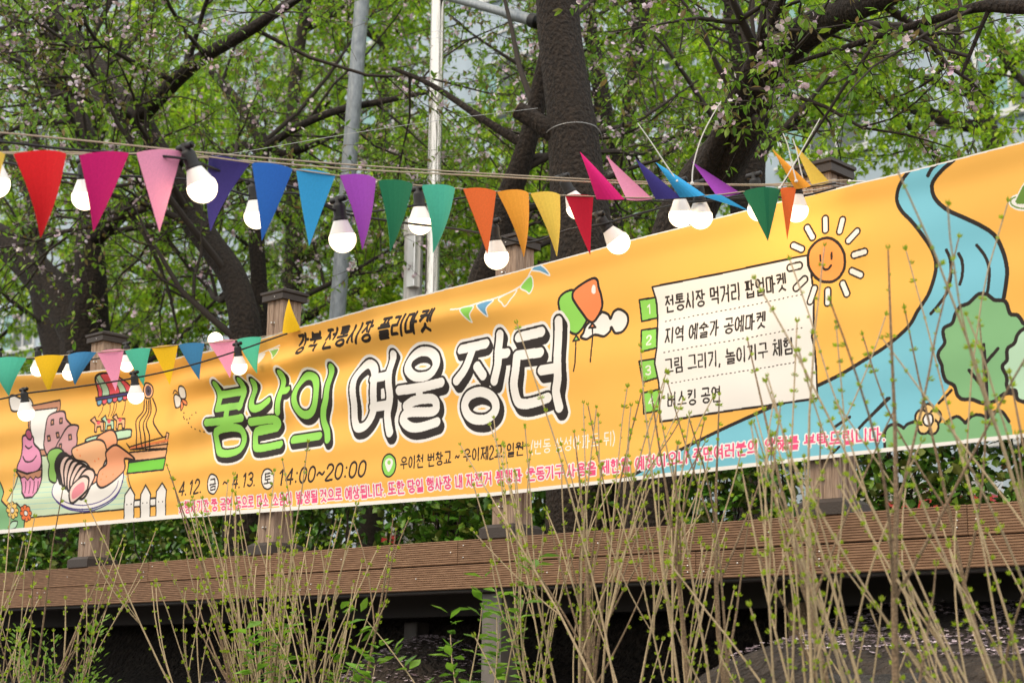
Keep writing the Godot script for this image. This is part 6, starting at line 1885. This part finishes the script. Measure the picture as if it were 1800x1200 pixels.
func leafy_shrub(at: Vector3, count: int, tall: float, size: float, label: String, tints: Array, fine: bool) -> void:
	var base := Vector3(at.x, ground_y(at.x, at.z) - 0.03, at.z)
	var o := thing("leafy_shrub", label, "shrub", base)
	var s := Shape.new()
	var places := []
	var colors := PackedColorArray()
	for i in count:
		var p := Vector3(rng.randfn() * 0.1, 0, rng.randfn() * 0.08)
		var d := (Vector3.UP + Vector3(rng.randfn(), 0, rng.randfn()) * 0.22).normalized()
		var pts := PackedVector3Array([p])
		var radii := PackedFloat32Array([0.005])
		var length := (at.y - base.y) * rng.randf_range(0.75, 1.1) * tall
		for j in 8:
			d = (d + rand_dir() * 0.1).normalized()
			p += d * length / 8.0
			pts.append(p)
			radii.append(0.005 - 0.0005 * j)
			if j < 3:
				continue
			for k in (14 if fine else 7):
				var out := d.cross(rand_dir()).normalized()
				var dir := (out + d * (1.2 if fine else 0.35)).normalized()
				var side := dir.cross(Vector3.UP + rand_dir() * 0.4).normalized()
				places.append(Transform3D(Basis(side, side.cross(dir).normalized(), dir).orthonormalized().scaled(Vector3.ONE * size * rng.randf_range(0.6, 1.2)), p + out * (0.03 * rng.randf() if fine else 0.004) + d * rng.randf() * length / 8.0))
				var t: Color = tints[rng.randi() % tints.size()]
				var g := rng.randf_range(0.8, 1.25)
				colors.append(Color(t.r * g, t.g * g, t.b * g))
		s.tube(pts, radii, 5)
	put("stems", s, M.shoot, o)
	scatter("leaves", M.leaf_shape, M.leaf, places, colors, o)


func shrubs() -> void:
	var left := Vector3(-0.735, 0, 0.678)
	bare_shrub(Vector2(-0.95, 1.75), 13, Vector2(1.0, 1.8), left * -0.03, 0.1, 0.008, "thin budding shrub under the printed cupcake and flowers", 0.2)
	bare_shrub(Vector2(-0.1, 1.15), 18, Vector2(0.95, 1.65), left * 0.16, 0.15, 0.009, "dense bare shrub with green buds in front of the green title letters", 0.22)
	bare_shrub(Vector2(0.3, 1.2), 7, Vector2(0.9, 1.7), left * -0.02, 0.12, 0.009, "bare budding shrub in front of the printed date and green pin", 0.14)
	bare_shrub(Vector2(1.2, 0.95), 12, Vector2(0.95, 1.65), left * 0.14, 0.12, 0.009, "bare budding shrub in front of the balloons and the last white letter", 0.17)
	bare_shrub(Vector2(1.65, 0.95), 9, Vector2(0.95, 1.6), left * 0.2, 0.13, 0.0095, "bare budding shrub in front of the printed notice panel", 0.2)
	bare_shrub(Vector2(2.4, 1.3), 10, Vector2(1.15, 2.0), left * 0.22, 0.13, 0.011, "thick stemmed budding shrub in front of the printed sun", 0.22)
	bare_shrub(Vector2(2.85, 1.2), 11, Vector2(1.15, 2.0), left * 0.2, 0.13, 0.011, "thick stemmed budding shrub in front of the printed river and trees", 0.24)
	var green := [Color(0.16, 0.34, 0.03), Color(0.22, 0.42, 0.04), Color(0.12, 0.27, 0.03)]
	leafy_shrub(Vector3(0.22, -0.48, 1.35), 9, 1.0, 0.066, "leafy green sapling at the foot of the bare shrubs beside the steel support", green, false)
	leafy_shrub(Vector3(0.74, -0.3, 1.05), 6, 1.05, 0.066, "leafy green shoots climbing in front of the grey support", green, false)
	leafy_shrub(Vector3(-0.92, -0.5, 1.5), 24, 1.0, 0.026, "fine-leaved light green bush low under the printed picket fence", [Color(0.15, 0.29, 0.03), Color(0.2, 0.36, 0.04)], true)


func boulders() -> void:
	var spots := [[1.95, 0.34, 0.34, 0.14, 0.2, "wide dark boulder below the thick stemmed shrubs"], [2.75, 0.32, 0.34, 0.18, 0.2, "dark boulder at the far end of the petal strip"], [1.2, 0.36, 0.3, 0.16, 0.2, "dark boulder in front of the wooden support"], [-0.55, 0.35, 0.3, 0.2, 0.2, "dark boulder beside the petal patch under the boardwalk"], [-1.5, 0.32, 0.36, 0.17, 0.2, "dark boulder in the shade below the printed date"], [-2.6, 0.3, 0.4, 0.18, 0.22, "dark boulder in the shade below the picket fence print"]]
	for p in spots:
		var at := Vector3(p[0], ground_y(p[0], p[1]) - 0.15, p[1])
		var m := SphereMesh.new()
		m.radius = 1.0
		m.height = 2.0
		m.radial_segments = 36
		m.rings = 20
		var arrays := m.get_mesh_arrays()
		var v: PackedVector3Array = arrays[Mesh.ARRAY_VERTEX]
		for i in v.size():
			var q := v[i]
			q *= 1.0 + 0.55 * noise.get_noise_3dv(q * 45.0 + at * 300.0) + 0.15 * noise.get_noise_3dv(q * 160.0 + at * 300.0)
			q.y = minf(q.y, 0.72 + 0.1 * noise.get_noise_2d(q.x * 60, q.z * 60))
			v[i] = Vector3(q.x * p[2], q.y * p[3], q.z * p[4])
		var st := SurfaceTool.new()
		arrays[Mesh.ARRAY_VERTEX] = v
		var raw := ArrayMesh.new()
		raw.add_surface_from_arrays(Mesh.PRIMITIVE_TRIANGLES, arrays)
		st.create_from(raw, 0)
		st.generate_normals()
		var o := put("boulder", st.commit(), M.rock)
		o.position = at
		tag(o, p[5], "rock")


func petals() -> void:
	var places := []
	var colors := PackedColorArray()
	for i in 16000:
		var x := rng.randf_range(-5.0, 3.2)
		var z := rng.randf_range(-0.75, 0.3)
		if noise.get_noise_2d(x * 110.0 + 50.0, z * 160.0) < (-0.2 if x > 1.2 or absf(x + 1.0) < 0.5 else 0.06):
			continue
		var b := Basis(Vector3.UP, rng.randf() * TAU) * Basis(rand_dir(), rng.randf_range(-0.5, 0.5))
		places.append(Transform3D(b.scaled(Vector3.ONE * rng.randf_range(0.012, 0.022)), Vector3(x, ground_y(x, z) + 0.006, z)))
		var g := rng.randf_range(0.55, 0.78)
		colors.append(Color(g, g * 0.84, g * 0.92))
	var o := scatter("fallen_petals", M.blossom_shape, M.petal, places, colors, null)
	tag(o, "pale pink fallen cherry petals lying on the soil under the boardwalk", "petals")


func wrapped_wires() -> void:
	# wire round the thick trunk, twine round the post with the sun print
	var limbs: Array = LIMBS.main
	var c: Vector3 = limbs[0][6][0]
	var r: float = limbs[0][6][1] * 1.1
	var pts := []
	for i in 25:
		var a := TAU * i / 24.0
		pts.append(c + Vector3(cos(a) * r, 0.03 * sin(a * 1.0 + 1.0) + (0.04 if i > 12 else 0.0) * sin(a), sin(a) * r))
	rope("tied_wire", "thin pale wire tied round the thick trunk", "wire", pts, 0.0022, M.wire)
	pts = []
	for i in 65:
		var a := TAU * i / 13.0
		var k := maxf(absf(cos(a)), absf(sin(a)))
		pts.append(Vector3(1.5474 + cos(a) / k * 0.0635, 1.232 - 0.0009 * i - 0.012 * sin(a + 0.8), sin(a) / k * 0.0635))
	rope("tied_twine", "grey twine wound round the post under its cap beside the printed sun", "twine", pts, 0.0015, M.wire)


# ------------------------------------------------------------------
func _ready() -> void:
	rng.seed = 20240412
	noise.seed = 7
	noise.frequency = 0.012
	cam = Camera3D.new()
	cam.name = "camera"
	cam.position = Vector3(4.6078, -0.5853, 4.9793)
	cam.rotation_degrees = Vector3(11.85879, 42.84788, 0.64838)
	cam.fov = 23.676
	cam.near = 0.1
	cam.far = 900.0
	var lens := CameraAttributesPhysical.new()
	lens.frustum_focal_length = 57.25
	lens.frustum_focus_distance = 6.7
	lens.exposure_aperture = 4.5
	lens.frustum_near = 0.1
	lens.frustum_far = 900.0
	cam.attributes = lens
	add_child(cam)
	cam.current = true
	var sky := ProceduralSkyMaterial.new()
	sky.sky_top_color = Color(0.97, 0.97, 0.97)
	sky.sky_horizon_color = Color(0.89, 0.89, 0.88)
	sky.sky_energy_multiplier = 1.35
	sky.sky_curve = 0.2
	sky.ground_bottom_color = Color(0.3, 0.28, 0.25)
	sky.ground_horizon_color = Color(0.55, 0.54, 0.52)
	sky.sun_angle_max = 1.0
	var env := Environment.new()
	env.background_mode = Environment.BG_SKY
	env.sky = Sky.new()
	env.sky.sky_material = sky
	env.tonemap_mode = Environment.TONE_MAPPER_LINEAR
	env.tonemap_exposure = 1.04
	env.sdfgi_enabled = true
	env.ssao_enabled = true
	env.ssil_enabled = true
	var world := WorldEnvironment.new()
	world.name = "world"
	world.environment = env
	add_child(world)
	var sun := DirectionalLight3D.new()
	sun.name = "sun"
	sun.light_energy = 0.5
	sun.light_color = Color(1.0, 0.91, 0.78)
	sun.light_angular_distance = 14.0
	sun.shadow_enabled = true
	add_child(sun)
	sun.look_at_from_position(Vector3(-1.5, 8.0, 8.5), Vector3.ZERO)

	materials()
	M.leaf_shape = leaf_mesh()
	M.broad_shape = leaf_mesh(0.68, 0.08)
	M.blossom_shape = blossom_mesh()
	M.bud_shape = bud_mesh()
	ground()
	building()
	boardwalk()
	railing()
	trees()
	hedge()
	banner()
	poles()
	barriers()
	boulders()
	bunting()
	lamps()
	wrapped_wires()
	shrubs()
	petals()
